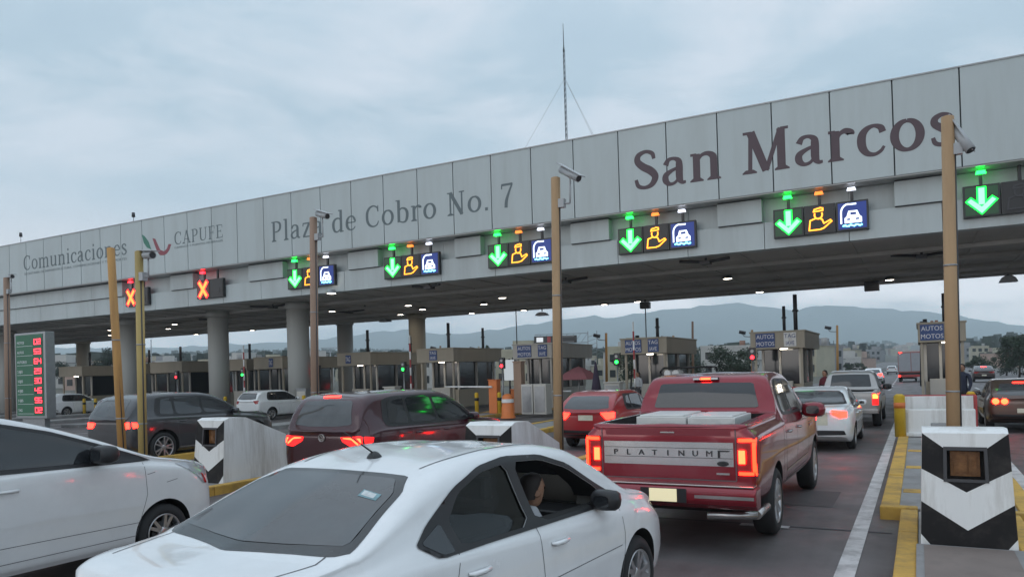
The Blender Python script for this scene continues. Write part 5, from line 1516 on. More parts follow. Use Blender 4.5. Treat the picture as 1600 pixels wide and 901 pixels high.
# round silver emblem with V over W
EZ = 1.04
h = put(bv, 0, EZ); y = h.y - .012
e_ = MB(); e_.lathe([(0, .068), (-.012, .066), (-.012, .056), (0, .054)], (0, y, EZ), 'y', 28); em = e_.build('emblem', CHROME, tig)
v_ = MB(); rib(v_, [(-.027, 1.088), (0, 1.048), (.027, 1.088)], .011, y - .004); rib(v_, [(-.046, 1.06), (-.022, .995), (0, 1.035), (.022, .995), (.046, 1.06)], .011, y - .009); v_.build('emblem_letters', CHROME, em)

# ---- grey crossover --------------------------------------------------------------------
G_ = suv(L=4.85, W=1.98, H=1.78, belt=1.17, hood=1.15, wr=.39, rake=.42, rim='five', rimr=.28)
G_['patches2'] = [('taillight', rnd([(.50, 1.06), (.84, 1.08), (.85, .92), (.6, .92)], 1, .1), 'B', .006, TL_ON)]
G_['side_patch'] = [('taillight', rnd([(.04, 1.08), (.22, 1.05), (.16, .94), (.05, .93)], 1, .1), TL_ON, .006), ('sill_trim', [(1.35, .34), (3.5, .34), (3.5, .37), (1.35, .37)], CHROME, .006)]
gx = xat(197, 14.2) - .2
make_car('grey_crossover', 'dark grey crossover with silver alloy wheels behind the leftmost chevron block', 'car', G_, P_GREY, gl(-18.1, 12.0))
K = suv(L=4.0, W=1.72, H=1.52, belt=1.0, hood=.95, wr=.31, rake=.35)
K['patches2'] = [('taillight', rnd([(.48, 1.0), (.74, 1.02), (.76, .86), (.6, .84)], 1, .1), 'B', .006, TL_OFF)]
make_car('pale_hatchback', 'pale silver hatchback seen through the gap left of the leaning ochre pole', 'car', K, P_SILVER, gl(xat(160, 20.5) + .1, 20.5))
K2 = dict(K); make_car('white_hatchback', 'white hatchback passing behind the leaning pole, near the left toll booth', 'car', K2, P_WHITE, gl(xat(118, 31), 29))
make_car('white_hatchback', 'white car waiting beyond the hood of the grey crossover, before the column', 'car', K2, P_WHITE2, gl(xat(385, 27), 27))

# ---- red pickup ------------------------------------------------------------------------
TR = dict(L=5.88, W=2.03, wr=.405, ww=.26, axles=(1.22, 4.90), ny=70, tumble=.30, mid=.62, rim='ten', rimr=.27, arch=1.17, seamw=.012,
  top=[(0, 1.40), (.02, 1.415), (1.74, 1.435), (1.79, 1.46), (1.85, 1.66), (1.93, 1.86), (2.02, 1.925), (2.3, 1.955), (2.8, 1.965), (3.3, 1.94), (3.55, 1.88), (3.9, 1.68), (4.3, 1.42), (4.4, 1.40), (5.4, 1.34), (5.7, 1.28), (5.82, 1.15), (5.88, 1.0)],
  belt=[(0, 1.33), (1.7, 1.345), (2.2, 1.33), (3.0, 1.29), (4.2, 1.27), (5.4, 1.24), (5.88, .95)],
  bot=[(0, .66), (.15, .60), (.6, .52), (1.9, .48), (4.3, .45), (5.5, .45), (5.88, .55)],
  plan=[(0, .935), (.012, .965), (.05, .98), (.2, .99), (1.2, 1), (4.9, 1), (5.5, .97), (5.75, .92), (5.88, .82)],
  bow=[(0, 0), (1.6, 0), (1.74, -.02), (2.0, -.03), (2.5, 0), (3.3, .06), (4.2, .14), (5.3, .08), (5.88, 0)],
  bed=(-.80, .80, .075, 1.68, .90),
  side_trim=[(1.95, 1.375), (4.12, 1.335), (4.10, 1.385), (3.78, 1.61), (3.50, 1.80), (3.25, 1.845), (2.35, 1.865), (2.12, 1.83)],
  side_win=[[(2.08, 1.42), (2.86, 1.40), (2.82, 1.835), (2.34, 1.835), (2.2, 1.80)], [(2.96, 1.40), (3.80, 1.375), (3.80, 1.45), (3.66, 1.66), (3.45, 1.785), (2.92, 1.83)]],
  seams=[[(1.74, 1.40), (1.74, .60)], [(2.91, 1.36), (2.93, .9), (2.88, .58)], [(1.90, 1.36), (1.92, .95), (2.0, .58)], [(4.12, 1.32), (4.12, .8), (4.05, .58)], [(2.0, .58), (4.05, .58)], [(4.5, 1.15), (4.15, 1.15)]],
  handles=[(2.18, 1.17), (3.10, 1.16)], handle_mat=CHROME, mirror=(.96, 3.80, 1.36, 1.5), mirror_mat=P_RED,
  patches=[('rear_window', rnd(sym([(0, 1.83), (.62, 1.82), (.70, 1.50), (0, 1.50)]), 1, .05), 'B', .005, GLASSDK), ('windshield', rnd(sym([(0, 1.9), (.6, 1.87), (.78, 1.47), (0, 1.44)]), 1, .06), 'F', .004, GLASSDK),
           ('tailgate_band', sym([(0, .955), (.745, .955), (.745, 1.215), (0, 1.215)]), 'B', .006, CHROME),
           ('band_ridge', sym([(0, 1.145), (.74, 1.145), (.74, 1.150), (0, 1.150)]), 'B', .010, TRIM), ('band_ridge', sym([(0, 1.04), (.74, 1.04), (.74, 1.045), (0, 1.045)]), 'B', .010, TRIM),
           ('tailgate_seam', line_poly([(-.77, 1.40), (-.77, .80)], .012), 'B', .003, SEAM), ('tailgate_seam', line_poly([(.77, 1.40), (.77, .80)], .012), 'B', .003, SEAM), ('tailgate_seam', line_poly([(-.77, .80), (.77, .80)], .012), 'B', .003, SEAM),
           ('tailgate_recess', sym([(0, 1.285), (.72, 1.285), (.72, 1.36), (0, 1.36)]), 'B', .003, mat('red_recess', (.20, .012, .024), .4)),
           ],
  patches2=[('taillight', rnd([(.785, .86), (.985, .86), (.985, 1.275), (.785, 1.275)], 1, .08), 'B', .004, TL_OFF)],
  side_patch=[('taillight', rnd([(.0, .88), (.11, .88), (.15, 1.27), (.0, 1.27)], 1, .08), TL_OFF, .006), ('side_step', [(2.05, .50), (4.1, .47), (4.1, .53), (2.05, .56)], CHROME, .004), ('badge', [(4.22, 1.08), (4.62, 1.08), (4.62, 1.12), (4.22, 1.12)], CHROME, .006), ('door_moulding', [(1.98, .66), (4.05, .66), (4.05, .69), (1.98, .69)], CHROME, .004)])
TX, TY = -2.50, 8.35
truck, bv = make_car('red_pickup', 'red pickup truck with PLATINUM lettering on a silver tailgate band, brake lamps lit', 'pickup truck', TR, P_RED, gl(TX, TY))
def rear_bars(parent, bvh, segs, m, name, off=.012, y=None):
    for (x0, x1, z0, z1) in segs:
        patch(bvh, [(x0, z0), (x1, z0), (x1, z1), (x0, z1)], 'B', off, name, m, parent, grid=.05)
TL_OUT = emis('lamp_outline_lit', (1.0, .012, .003), 18)
for s in (1, -1):
    C_ = [(.80, .975, 1.225, 1.262), (.80, .975, .868, .902), (.94, .975, .905, 1.222)]
    if s < 0: C_ = [(-b, -a, c, d) for a, b, c, d in C_]
    rear_bars(truck, bv, C_, TL_OUT, 'lamp_outline')
    B_ = (.80, .87, .99, 1.135) if s > 0 else (-.87, -.80, .99, 1.135)
    rear_bars(truck, bv, [B_], TL_HOT, 'brake_lamp', .014)
# lettering across the band
h = put(bv, 0, 1.09)
x = -.60
for ch in 'PLATINUM':
    me = text_mesh(ch, .088, .006); me.materials.clear(); me.materials.append(TRIM)
    t = bpy.data.objects.new('tailgate_lettering', me); C.objects.link(t); t.parent = truck
    hh = put(bv, x, 1.09); t.location = (x, hh.y - .016, 1.062); t.rotation_euler = (R(90), 0, 0); t.scale = (1.15, 1, 1)
    x += .155
mb = MB(); mb.box(.58, .60, h.y - .022, h.y - .008, 1.05, 1.13); mb.box(.60, .70, h.y - .022, h.y - .008, 1.115, 1.13); mb.build('tailgate_latch', TRIM, truck)
mb = MB(); mb.lathe([(0, .001), (-.008, .03), (-.004, .036), (0, .038)], (0, 0, 0), 'y', 20); q = mb.build('oval_emblem', TRIM, truck); q.location = (.63, h.y - .01, .985); q.scale = (1.7, 1, .75)
mb = MB(); mb.box(-.06, .10, h.y - .012, h.y - .004, 1.315, 1.33); mb.build('tailgate_badge', CHROME, truck)
mb = MB(); mb.box(.56, .70, h.y - .016, h.y - .004, .865, .885); mb.build('tailgate_badge', CHROME, truck)
# rear bumper with plate, hitch, tailgate top
mb = MB(); mb.prism([(-.16, .56), (-.18, .60), (-.18, .70), (-.14, .745), (.10, .745), (.10, .50), (-.08, .50)], 'x', -1.0, 1.0); bp_ = mb.build('rear_bumper', P_RED, truck, bevel=.025)
mb = MB(); mb.box(-.97, .97, -.150, .06, .747, .765); mb.build('bumper_step', CHROME, bp_, bevel=.006)
mb = MB(); mb.box(-.26, .26, -.186, -.181, .565, .72); mb.build('plate_recess', TRIM, bp_)
mb = MB(); mb.box(-.155, .155, -.198, -.1865, .575, .715); mb.build('licence_plate', PLATE_GLOW, bp_)
for s in (-1, 1):
    mb = MB(); mb.box(*sorted((s * .35, s * .98)), -.188, -.181, .625, .66); mb.build('bumper_strip', CHROME, bp_)
mb = MB(); mb.cyl((.45, -.06, .42), (.95, .12, .42), .045, .045, 14); mb.cyl((.95, .12, .42), (.97, .6, .44), .045, .045, 14); mb.build('exhaust_pipe', CHROME, truck)
mb = MB(); mb.box(-.8, .8, .3, 5.2, .40, .52); mb.build('chassis', WELL, truck)
mb = MB(); mb.box(-.17, .17, 1.875, 1.935, 1.868, 1.90); cl_ = mb.build('third_brake_lamp', TRIM, truck)
mb = MB(); mb.box(-.065, .065, 1.862, 1.874, 1.872, 1.896); mb.build('lamp_lens', TL_HOT, cl_)
for s in (-1, 1):
    mb = MB(); mb.box(*sorted((s * .075, s * .165)), 1.862, 1.874, 1.872, 1.896); mb.build('cargo_lamp', TL_CLEAR, cl_)
mb = MB(); mb.box(-.80, .80, .08, 1.66, .905, .915); mb.build('bed_liner', TRIM, truck)
# white wrapped load lying in the bed
WRAP = mat('white_wrap', (.66, .66, .64), .35, var=.08, vscale=4, bump=.8, bscale=9)
for i, (x0, x1, zz, lab) in enumerate(((-.56, .06, 1.525, 'white wrapped package in the pickup bed, left one of two'), (.08, .64, 1.515, 'white wrapped package in the pickup bed, right one of two'))):
    o = empty('wrapped_package', (TX, TY, gz(TX)), lab, 'package', 'white packages in the pickup bed')
    mb = MB(); mb.box(x0, x1, .62, 1.58, .917, zz - .07); mb.box(x0 + .03, x1 - .04, .66, 1.5, zz - .069, zz - .05)
    q = mb.build('package_body', WRAP, o, bevel=.03)

# ---- cars further up the lanes ------------------------------------------------------------
K3 = suv(L=4.2, W=1.76, H=1.5, belt=.98, hood=.95, wr=.31, rake=.5)
K3['patches2'] = [('taillight', rnd([(.40, .96), (.76, .98), (.78, .82), (.56, .78)], 1, .1), 'B', .006, TL_ON)]
K3['patches'] += [('licence_plate', [(-.20, .76), (.20, .76), (.20, .90), (-.20, .90)], 'B', .01, PLATE)]
make_car('red_hatchback', 'bright red hatchback with lit lamps just left of the red pickup tailgate', 'car', K3, P_RED2, gl(-7.5, 17.9))
SD2 = {k: v for k, v in SED.items() if k not in ('cavity', 'holes')}
SD2['side_trim'] = SURR; SD2['side_win'] = SED['holes']; SD2['mirror_mat'] = P_WHITE
SD2['patches2'] = [('taillight', rnd([(.44, .97), (.76, .93), (.77, .80), (.62, .78), (.46, .86)], 1, .1), 'B', .006, TL_ON)]
SD2['patches'] = SED['patches'][:3] + [('trunk_panel', [(-.36, .62), (.36, .62), (.36, .93), (-.36, .93)], 'B', .006, PLATE), ('lower_bumper', rnd(sym([(0, .50), (.7, .50), (.74, .40), (0, .38)]), 1, .06), 'B', .005, TRIM)]
make_car('white_sedan', 'white sedan ahead of the red pickup, at its right shoulder', 'car', SD2, P_WHITE, gl(-2.2, 18.7))
TR2 = {k: v for k, v in TR.items()}
TR2.update(L=5.3, W=1.84, wr=.37, rimr=.22, axles=(1.05, 4.35), bed=(-.72, .72, .07, 1.38, .85), rim='six',
  top=[(0, 1.12), (.02, 1.135), (1.42, 1.15), (1.46, 1.18), (1.54, 1.45), (1.62, 1.66), (1.75, 1.74), (2.3, 1.78), (2.8, 1.76), (3.1, 1.68), (3.5, 1.40), (3.8, 1.18), (4.8, 1.10), (5.15, 1.0), (5.3, .8)],
  belt=[(0, 1.06), (1.5, 1.08), (3.8, 1.05), (4.8, 1.0), (5.3, .75)],
  plan=[(0, .935), (.012, .965), (.05, .98), (.2, .99), (1.2, 1), (4.3, 1), (4.9, .97), (5.15, .92), (5.3, .78)],
  bot=[(0, .56), (.15, .50), (.6, .44), (4.0, .38), (5.0, .38), (5.3, .48)],
  bow=[(0, 0), (1.4, 0), (1.8, -.03), (2.5, 0), (3.0, .06), (3.7, .14), (4.8, .08), (5.3, 0)],
  side_trim=[(1.64, 1.12), (3.62, 1.10), (3.60, 1.14), (3.30, 1.40), (3.05, 1.58), (2.7, 1.67), (1.95, 1.68), (1.78, 1.64)],
  side_win=[[(1.76, 1.16), (2.40, 1.15), (2.38, 1.64), (1.95, 1.64)], [(2.50, 1.15), (3.32, 1.14), (3.30, 1.24), (3.02, 1.55), (2.7, 1.635), (2.47, 1.64)]],
  seams=[[(2.45, 1.1), (2.45, .5)], [(1.43, 1.12), (1.43, .5)], [(3.5, 1.08), (3.5, .5)]], handles=[(1.8, .96), (2.65, .96)], mirror=(.88, 3.25, 1.18, 1.25), mirror_mat=TRIM,
  patches=[('rear_window', rnd(sym([(0, 1.65), (.56, 1.64), (.62, 1.24), (0, 1.24)]), 1, .05), 'B', .005, GLASSDK), ('tailgate_seam', line_poly([(-.66, .60), (.66, .60)], .012), 'B', .003, SEAM), ('tailgate_handle', [(-.12, .95), (.12, .95), (.12, 1.01), (-.12, 1.01)], 'B', .01, TRIM)],
  patches2=[('taillight', [(.70, .72), (.88, .72), (.88, 1.08), (.70, 1.08)], 'B', .006, TL_MID), ('lit_lens', [(.72, .92), (.86, .92), (.86, 1.05), (.72, 1.05)], 'B', .012, emis('amber_lamp', (1, .30, .04), 5))],
  side_patch=[])
p2, bv = make_car('silver_pickup', 'silver pickup truck second ahead of the red pickup, near the booth', 'pickup truck', TR2, P_SILVER, gl(-1.95, 25.6))
mb = MB(); mb.box(-.88, .88, -.14, .06, .46, .60); mb.build('rear_bumper', CHROME, p2, bevel=.02)
K4 = suv(L=4.4, W=1.78, H=1.46, belt=.96, hood=.93, wr=.32, rake=.75)
K4['patches2'] = [('taillight', rnd([(.30, .93), (.78, .96), (.80, .80), (.56, .78)], 1, .1), 'B', .006, TL_OFF)]
K4['patches'] += [('licence_plate', [(-.18, .55), (.18, .55), (.18, .67), (-.18, .67)], 'B', .01, PLATE), ('brake_light', [(-.2, 1.33), (.2, 1.33), (.2, 1.355), (-.2, 1.355)], 'B', .012, TL_ON)]
k4, bv = make_car('dark_sedan', 'dark brown sedan with round lit brake lamps in the lane right of the island', 'car', K4, P_BRONZE, gl(xat(1540, 24.4) + .90, 24.4))
for xx in (-.66, -.46, .46, .66):
    hh = put(bv, xx, .87); mb = MB(); mb.lathe([(0, .085), (-.02, .075), (-.03, .001)], (0, 0, 0), 'y', 18); q = mb.build('brake_lamp', TL_HOT, k4); q.location = (xx, hh.y - .004, .87)
far = [('white_hatchback', 'white car on the road beyond the plaza, left of the distant bus', K, P_WHITE, (-1.0, 92)),
       ('white_hatchback', 'white car with red lamps at the gap right of the silver pickup', K3, P_WHITE, (xat(1364, 78), 78)),
       ('dark_sedan', 'dark car far down the exit road beyond the right booth', K4, P_DARK, (5.2, 80)),
       ('white_hatchback', 'white car parked by the roadside fence at far right', K, P_WHITE, (13, 120)),
       ('white_hatchback', 'white car climbing the distant road beside the bus', K, P_WHITE2, (-4.2, 150))]
for nm, lb, PP, pm, (x, y) in far:
    Q = dict(PP); Q['ny'] = 30
    make_car(nm, lb, 'car', Q, pm, (x, y, terr(x, y) + .03))

# distant bus / lorry seen from behind
def lorry(x, y, label, W, H, L, cm):
    o = empty('lorry', (x, y, terr(x, y) + .02), label, 'lorry')
    mb = MB(); mb.box(-W / 2, W / 2, 0, L - 2.2, .95, H); mb.build('cargo_box', cm, o, bevel=.05)
    mb = MB(); mb.box(-W / 2 + .06, -.03, -.03, -.002, 1.1, H - .12); mb.box(.03, W / 2 - .06, -.03, -.002, 1.1, H - .12); mb.build('rear_door', mat('lorry_door', (.30, .31, .33), .5, var=.1), o)
    mb = MB(); mb.box(-W / 2 + .1, W / 2 - .1, L - 2.1, L, .6, 2.6); mb.build('cab', P_WHITE, o, bevel=.12)
    mb = MB(); mb.box(-W / 2, W / 2, -.1, .05, .5, .74); mb.build('rear_bumper', REDP, o, bevel=.02)
    for s in (-1, 1):
        mb = MB(); mb.box(s * W / 2 - s * .02 - .16 * (s > 0), s * W / 2 - s * .02 + .16 * (s < 0), -.13, -.101, .55, .70); mb.build('taillight', TL_ON, o)
        mb = MB(); mb.box(s * W / 2 * .8 - .1, s * W / 2 * .8 + .1, -.05, -.031, H - .1, H - .02); mb.build('marker_lamp', TL_ON, o)
        for yy in (1.0, 2.1, L - 1.1): wheel(o, s, yy, .5, .28, W / 2 - .16, 'six')
    mb = MB(); mb.box(-W / 2 + .1, W / 2 - .1, .2, L - .2, .6, .95); mb.build('chassis', DARKM, o)
lorry(xat(1424, 88), 88, 'lorry seen from behind on the exit road, red lamps lit, left of the right booth', 2.4, 3.1, 8, mat('lorry_red', (.28, .10, .09), .5, var=.1))

# dark car with a loaded roof rack, mostly behind the red pickup
K5 = suv(L=4.4, W=1.8, H=1.66, belt=1.05, hood=1.02, wr=.34, rake=.3)
rx = xat(1085, 34)
k5, bv = make_car('dark_suv', 'dark car mostly hidden behind the red pickup, hooped roof rack showing above the pickup roof', 'car', K5, P_DARK, gl(rx, 32.2))
mb = MB()
for yy in (.7, 1.9):
    mb.tube([(-1.1, yy, 1.60), (-1.22, yy, 1.85), (-1.05, yy, 2.03), (.95, yy, 2.03), (1.02, yy, 1.9), (1.0, yy, 1.6)], .045, 10)
mb.tube([(-1.05, .7, 2.03), (-1.05, 1.9, 2.03)], .035, 8); mb.tube([(.95, .7, 2.03), (.95, 1.9, 2.03)], .035, 8)
rk = mb.build('roof_rack', TRIM, k5)
for xx in (-.92, -.55):
    mb = MB(); mb.cyl((xx, .75, 1.79), (xx, 1.6, 1.79), .15, .15, 18); mb.build('white_drum', WHITEP, rk)
# ------------------------------------------------------------------ far poles and gantries
def far_pole(px, pyt, Y, m, label, cam_=True, w=.16, g='camera poles beyond the booths'):
    t = at(px, pyt, Y); zg = terr(t.x, Y) - .05
    o = empty('camera_pole', (t.x, Y, zg), label, 'pole', g, tilt=False)
    H = t.z - zg
    b = MB(); b.cyl((0, 0, 0), (0, 0, H), w * .6, w * .5, 12); b.build('post', m, o)
    if cam_:
        b = MB(); b.tube([(0, 0, H - .5), (-.5, -.1, H - .45), (-.62, -.12, H - .3)], .03, 6); b.build('camera_bracket', GREYM, o)
        b = MB(); b.cyl((-.85, -.15, H - .12), (-.42, -.05, H - .22), .12, .12, 10); b.build('camera_body', DARKM, o)
far_pole(1308, 508, 62, OCHRE, 'brown pole with a camera head, right of the AUTOS booth, over the silver pickup')
far_pole(1175, 515, 54, BEIGE, 'beige camera pole at the left edge of the AUTOS booth right of the pickup')
far_pole(1082, 502, 50, DUST, 'thin bare pole rising above the middle of the red pickup roof', False, .14)
far_pole(1052, 524, 52, BEIGE, 'short beige camera pole by the yellow notice left of the pickup roof')
far_pole(947, 520, 48, OCHRE, 'ochre camera pole behind the bright red hatchback')
far_pole(688, 540, 52, DUST, 'small camera pole right of the rear cream column')
far_pole(748, 541, 58, CREAM, 'pale camera pole in front of the dark conifer')
far_pole(1440, 502, 70, DARKM, 'dark stub pole above the right toll booth', False, .3)
# double orange posts behind right booth
for i, (px, pyt) in enumerate(((1456, 501), (1463, 500))):
    far_pole(px, pyt, 58, mat('rust_post', (.26, .12, .08), .8), ('left' if i == 0 else 'right') + ' one of two rust coloured posts above the right booth', False, .2, 'rust posts behind the right booth')

def gantry(px, pyc, Y, wpx, hpx, label, board=True):
    a, b_ = at(px - wpx / 2, pyc, Y), at(px + wpx / 2, pyc, Y)
    w = b_.x - a.x; h = hpx / 1180 * Y * .95; zc = (a.z + b_.z) / 2
    x = (a.x + b_.x) / 2; zg = terr(x, Y)
    o = empty('sign_gantry', (x, Y, zg), label, 'road sign', tilt=False); zc -= zg
    mb = MB()
    mb.cyl((-w * .05, .2, -.3), (-w * .05, .2, zc), .16, .14, 12); 
    for z in (zc - h * .5, zc + h * .5 + .3):
        mb.cyl((-w * .5, .15, z), (w * .75, .15, z), .06, .06, 8)
    n = 8
    for i in range(n):
        x0 = -w * .5 + w * 1.25 * i / n
        mb.cyl((x0, .15, zc - h * .5), (x0 + w * 1.25 / n, .15, zc + h * .5 + .3), .035, .035, 6)
    mb.cyl((w * .75, .15, zc - h * 3), (w * .75, .15, zc + h * 1.0), .08, .08, 8); mb.cyl((w * .95, .15, zc - h * 3), (w * .95, .15, zc + h * 1.0), .08, .08, 8)
    for i in range(6): mb.cyl((w * .75, .15, zc - h * 2.8 + i * h * .6), (w * .95, .15, zc - h * 2.4 + i * h * .6), .04, .04, 6)
    mb.build('truss', GREYM, o)
    if board:
        s = MB(); s.box(-w * .5, w * .5, -.15, .1, zc - h / 2, zc + h / 2); sb = s.build('message_board', LEDOFF, o)
        s = MB(); s.box(-w * .44, -w * .28, -.165, -.152, zc - h * .32, zc + h * .32); s.build('lit_symbol', emis('gantry_symbol', (.8, .85, .9), .9), sb)
        s = MB(); s.box(-w * .18, -w * .10, -.165, -.152, zc - h * .4, zc + h * .4); s.build('red_symbol', REDP, sb)
        s = MB(); s.box(-w * .05, w * .45, -.165, -.152, zc - h * .4, zc - h * .34); s.box(-w * .05, w * .45, -.165, -.152, zc + h * .34, zc + h * .4); s.build('board_line', GREYM, sb)
gantry(868, 530, 120, 66, 13, 'dark electronic message board on a gantry beyond the plaza')
gantry(517, 547, 150, 32, 6, 'empty steel sign gantry between two columns', False)
far_pole(236, 530, 110, GREYM, 'tall thin grey lamp post beyond the plaza at left', False, .2, 'lamp posts')

# parasols, flags and people by the booths
def parasol(px, pyt, Y, rad, m, label, closed=False):
    t = at(px, pyt, Y); zg = gz(t.x) + .14
    o = empty('parasol', (t.x, Y, zg), label, 'parasol'); H = t.z - zg
    mb = MB(); mb.cyl((0, 0, 0), (0, 0, H), .03, .03, 8); mb.build('pole', GREYM, o)
    mb = MB()
    if closed: mb.lathe([(H * .30, .02), (H * .34, .26), (H * .6, .16), (H * .9, .05), (H, .005)], (0, 0, 0), 'z', 10)
    else: mb.lathe([(H - .62, rad), (H - .58, rad * 1.0), (H - .3, rad * .7), (H - .08, rad * .25), (H, .001)], (0, 0, 0), 'z', 8, smooth=False)
    mb.build('canopy', m, o)
    mb = MB(); mb.cyl((0, 0, -.02), (0, 0, .12), .25, .22, 14); mb.build('base', CONC, o)
parasol(932, 560, 30, .3, mat('dark_cloth', (.035, .025, .045), .9), 'tall furled dark parasol behind the bright red hatchback', True)
parasol(905, 572, 33, 1.0, mat('red_cloth', (.27, .10, .11), .85), 'open faded red parasol right of the tall beige pole')
def standing(px, Y, shirt, label, yawh=0.0, h0=.14, back=False):
    x = xat(px, Y)
    o = empty('person', (x, Y, gz(x) + h0), label, 'person', rz=yawh, tilt=False)
    V = [(0, 0, .92), (0, .01, 1.1), (0, .02, 1.28), (0, .01, 1.42), (0, .01, 1.52), (-.19, 0, 1.40), (-.25, .02, 1.13), (-.22, .14, .92), (.19, 0, 1.40), (.25, .02, 1.13), (.22, .12, .90),
         (-.10, 0, .88), (-.11, .03, .48), (-.11, -.01, .07), (.10, 0, .88), (.12, -.02, .48), (.12, -.05, .07), (-.12, .13, .04), (.13, .09, .04)]
    E = [(0, 1), (1, 2), (2, 3), (3, 4), (3, 5), (5, 6), (6, 7), (3, 8), (8, 9), (9, 10), (0, 11), (11, 12), (12, 13), (0, 14), (14, 15), (15, 16), (13, 17), (16, 18)]
    Rr = [(.15, .11), (.14, .105), (.17, .115), (.11, .08), .052, .07, .05, .038, .07, .05, .038, .09, .062, .045, .09, .062, .045, .04, .04]
    b = skin_mesh('body', V, E, Rr, shirt, o)
    b.data.materials.append(TROU)
    for p in b.data.polygons:
        if p.center.z < .90 and abs(p.center.x) < .215: p.material_index = 1
    head(o, (0, .02, 1.63), 0)
    hand(o, (-.22, .14, .92), (0, .4, -1), 1); hand(o, (.22, .12, .90), (0, .3, -1), -1)
standing(1503, 27.5, NAVY, 'person in dark navy clothes standing behind the right beige pole', R(160))
standing(997, 33.5, SHIRT, 'person in a pale shirt standing by the booth left of the pickup cab', R(150))
standing(1289, 31, mat('maroon_cloth', (.12, .02, .03), .9), 'person in a maroon top standing by the booth right of the pickup', R(140), .02)

# ------------------------------------------------------------------ trees
LEAF = [mat('leaf_dark', (.022, .034, .022), .8, island=.35), mat('leaf_mid', (.030, .047, .026), .8, island=.35)]
BARK = mat('bark', (.05, .04, .033), .9)
rng = random.Random(3)
def tree(x, y, H, Wd, label, kind='round', n=1500, group='trees beyond the plaza'):
    zg = terr(x, y) - .1
    o = empty('conifer' if kind == 'cone' else 'broad_tree', (x, y, zg), label, 'tree', group, tilt=False)
    mb = MB()
    th = H * .45
    r0 = max(.12, H * .022)
    mb.cyl((0, 0, 0), (.1, .05, th), r0, r0 * .6, 8); mb.cyl((.1, .05, th), (0, 0, H * .85), r0 * .6, r0 * .15, 6)
    for k in range(6):
        a = k * 1.05 + rng.random(); z0 = H * rng.uniform(.25, .6)
        mb.cyl((0.05, 0, z0), (math.cos(a) * Wd * .35, math.sin(a) * Wd * .35, z0 + H * .2), r0 * .35, r0 * .08, 5)
    mb.build('trunk', BARK, o)
    cl_ = []
    if kind == 'cone':
        for k in range(34):
            z = H * (.12 + .86 * k / 34); rr = Wd * .5 * (1 - ((z / H - .35) / .65) ** 2 * .85 if z > H * .35 else .75 + .25 * z / (H * .35))
            a = rng.random() * 6.28; q = rng.uniform(.2, .75)
            cl_.append((math.cos(a) * rr * q, math.sin(a) * rr * q, z, rr * .55))
    else:
        for k in range(26):
            a = rng.random() * 6.28; q = math.sqrt(rng.random()) * .42; z = H * rng.uniform(.30, .9)
            f = 1 - abs(z / H - .58) * 1.1
            cl_.append((math.cos(a) * Wd * q * f, math.sin(a) * Wd * q * f, z, min(Wd, H) * rng.uniform(.13, .22)))
    cr = MB()
    ls = max(.08, H * .019)
    for i in range(int(n * 2.4)):
        cx, cy, cz, rr = cl_[rng.randrange(len(cl_))]
        d = Vector((rng.gauss(0, 1), rng.gauss(0, 1), rng.gauss(0, 1))).normalized() * rr * rng.uniform(.45, 1.05)
        d.z *= .8
        c = Vector((cx, cy, cz)) + d
        n_ = (d.normalized() + Vector((rng.gauss(0, .5), rng.gauss(0, .5), rng.gauss(.3, .5)))).normalized()
        p = n_.orthogonal().normalized(); q = n_.cross(p); s = ls * rng.uniform(.6, 1.5); t_ = s * rng.uniform(.5, 1)
        cr.add([c + p * s, c + q * t_, c - p * s * rng.uniform(.7, 1.1), c - q * t_], [(0, 1, 2, 3)], 0)
    cr.build('crown', LEAF[rng.random() > .5], o, fix=False)
def tree_px(px, pyt, Y, wpx, label, kind='round', n=1500):
    t = at(px, pyt, Y); zc = Vector((t.x, t.y, 0)).dot(fw)
    tree(t.x, Y, t.z - terr(t.x, Y) + .1, wpx / 1180 * zc * 1.08, label, kind, n)
tree_px(762, 538, 105, 24, 'dark conifer standing right of the lit cream booth', 'cone', 1300)
tree_px(733, 553, 110, 32, 'low round tree left of the dark conifer')
tree_px(985, 545, 78, 62, 'bushy dark tree left of the red pickup, behind the AUTOS and TAG booth')
tree_px(1062, 532, 84, 92, 'broad dark tree above the red pickup roof, left half of the clump', n=2200)
tree_px(1142, 536, 80, 90, 'broad dark tree above the red pickup roof, right half of the clump', n=2200)
tree_px(1230, 556, 92, 60, 'dark tree behind the AUTOS booth right of the pickup')
tree_px(1592, 518, 105, 58, 'tall dark tree at the right edge of the photo', n=2200)
tree_px(1572, 530, 120, 30, 'narrow tree just left of the tall tree at the right edge', 'cone', 1200)
tree_px(1535, 556, 130, 50, 'low tree beyond the fence at the right')
tree_px(166, 541, 85, 52, 'tall dark tree between the cream column and the leaning ochre pole', n=2000)
tree_px(100, 562, 95, 40, 'low dark tree right of the green tariff board')
tree_px(125, 570, 99, 50, 'low dark tree behind the left toll booth')
tree_px(228, 566, 95, 34, 'dark tree right of the straw coloured camera pole')
tree_px(250, 572, 100, 34, 'lower dark tree beside the left columns')
tree_px(306, 572, 105, 26, 'round tree left of the grey front column')
tree_px(395, 574, 130, 40, 'small tree between the two front columns')
tree_px(566, 566, 140, 26, 'small pointed tree right of the rear grey column', 'cone', 700)
tree_px(588, 560, 150, 12, 'thin pointed tree in the town between the rear columns', 'cone', 500)
tree_px(622, 568, 130, 30, 'round tree left of the rear cream column')
tree_px(880, 562, 140, 30, 'small tree right of the tall beige camera pole')
tree_px(840, 570, 150, 40, 'low tree under the message board')
tree_px(1330, 566, 170, 50, 'low tree in the town right of the brown camera pole')
tree_px(20, 560, 90, 50, 'dark tree behind the pole at the left edge')

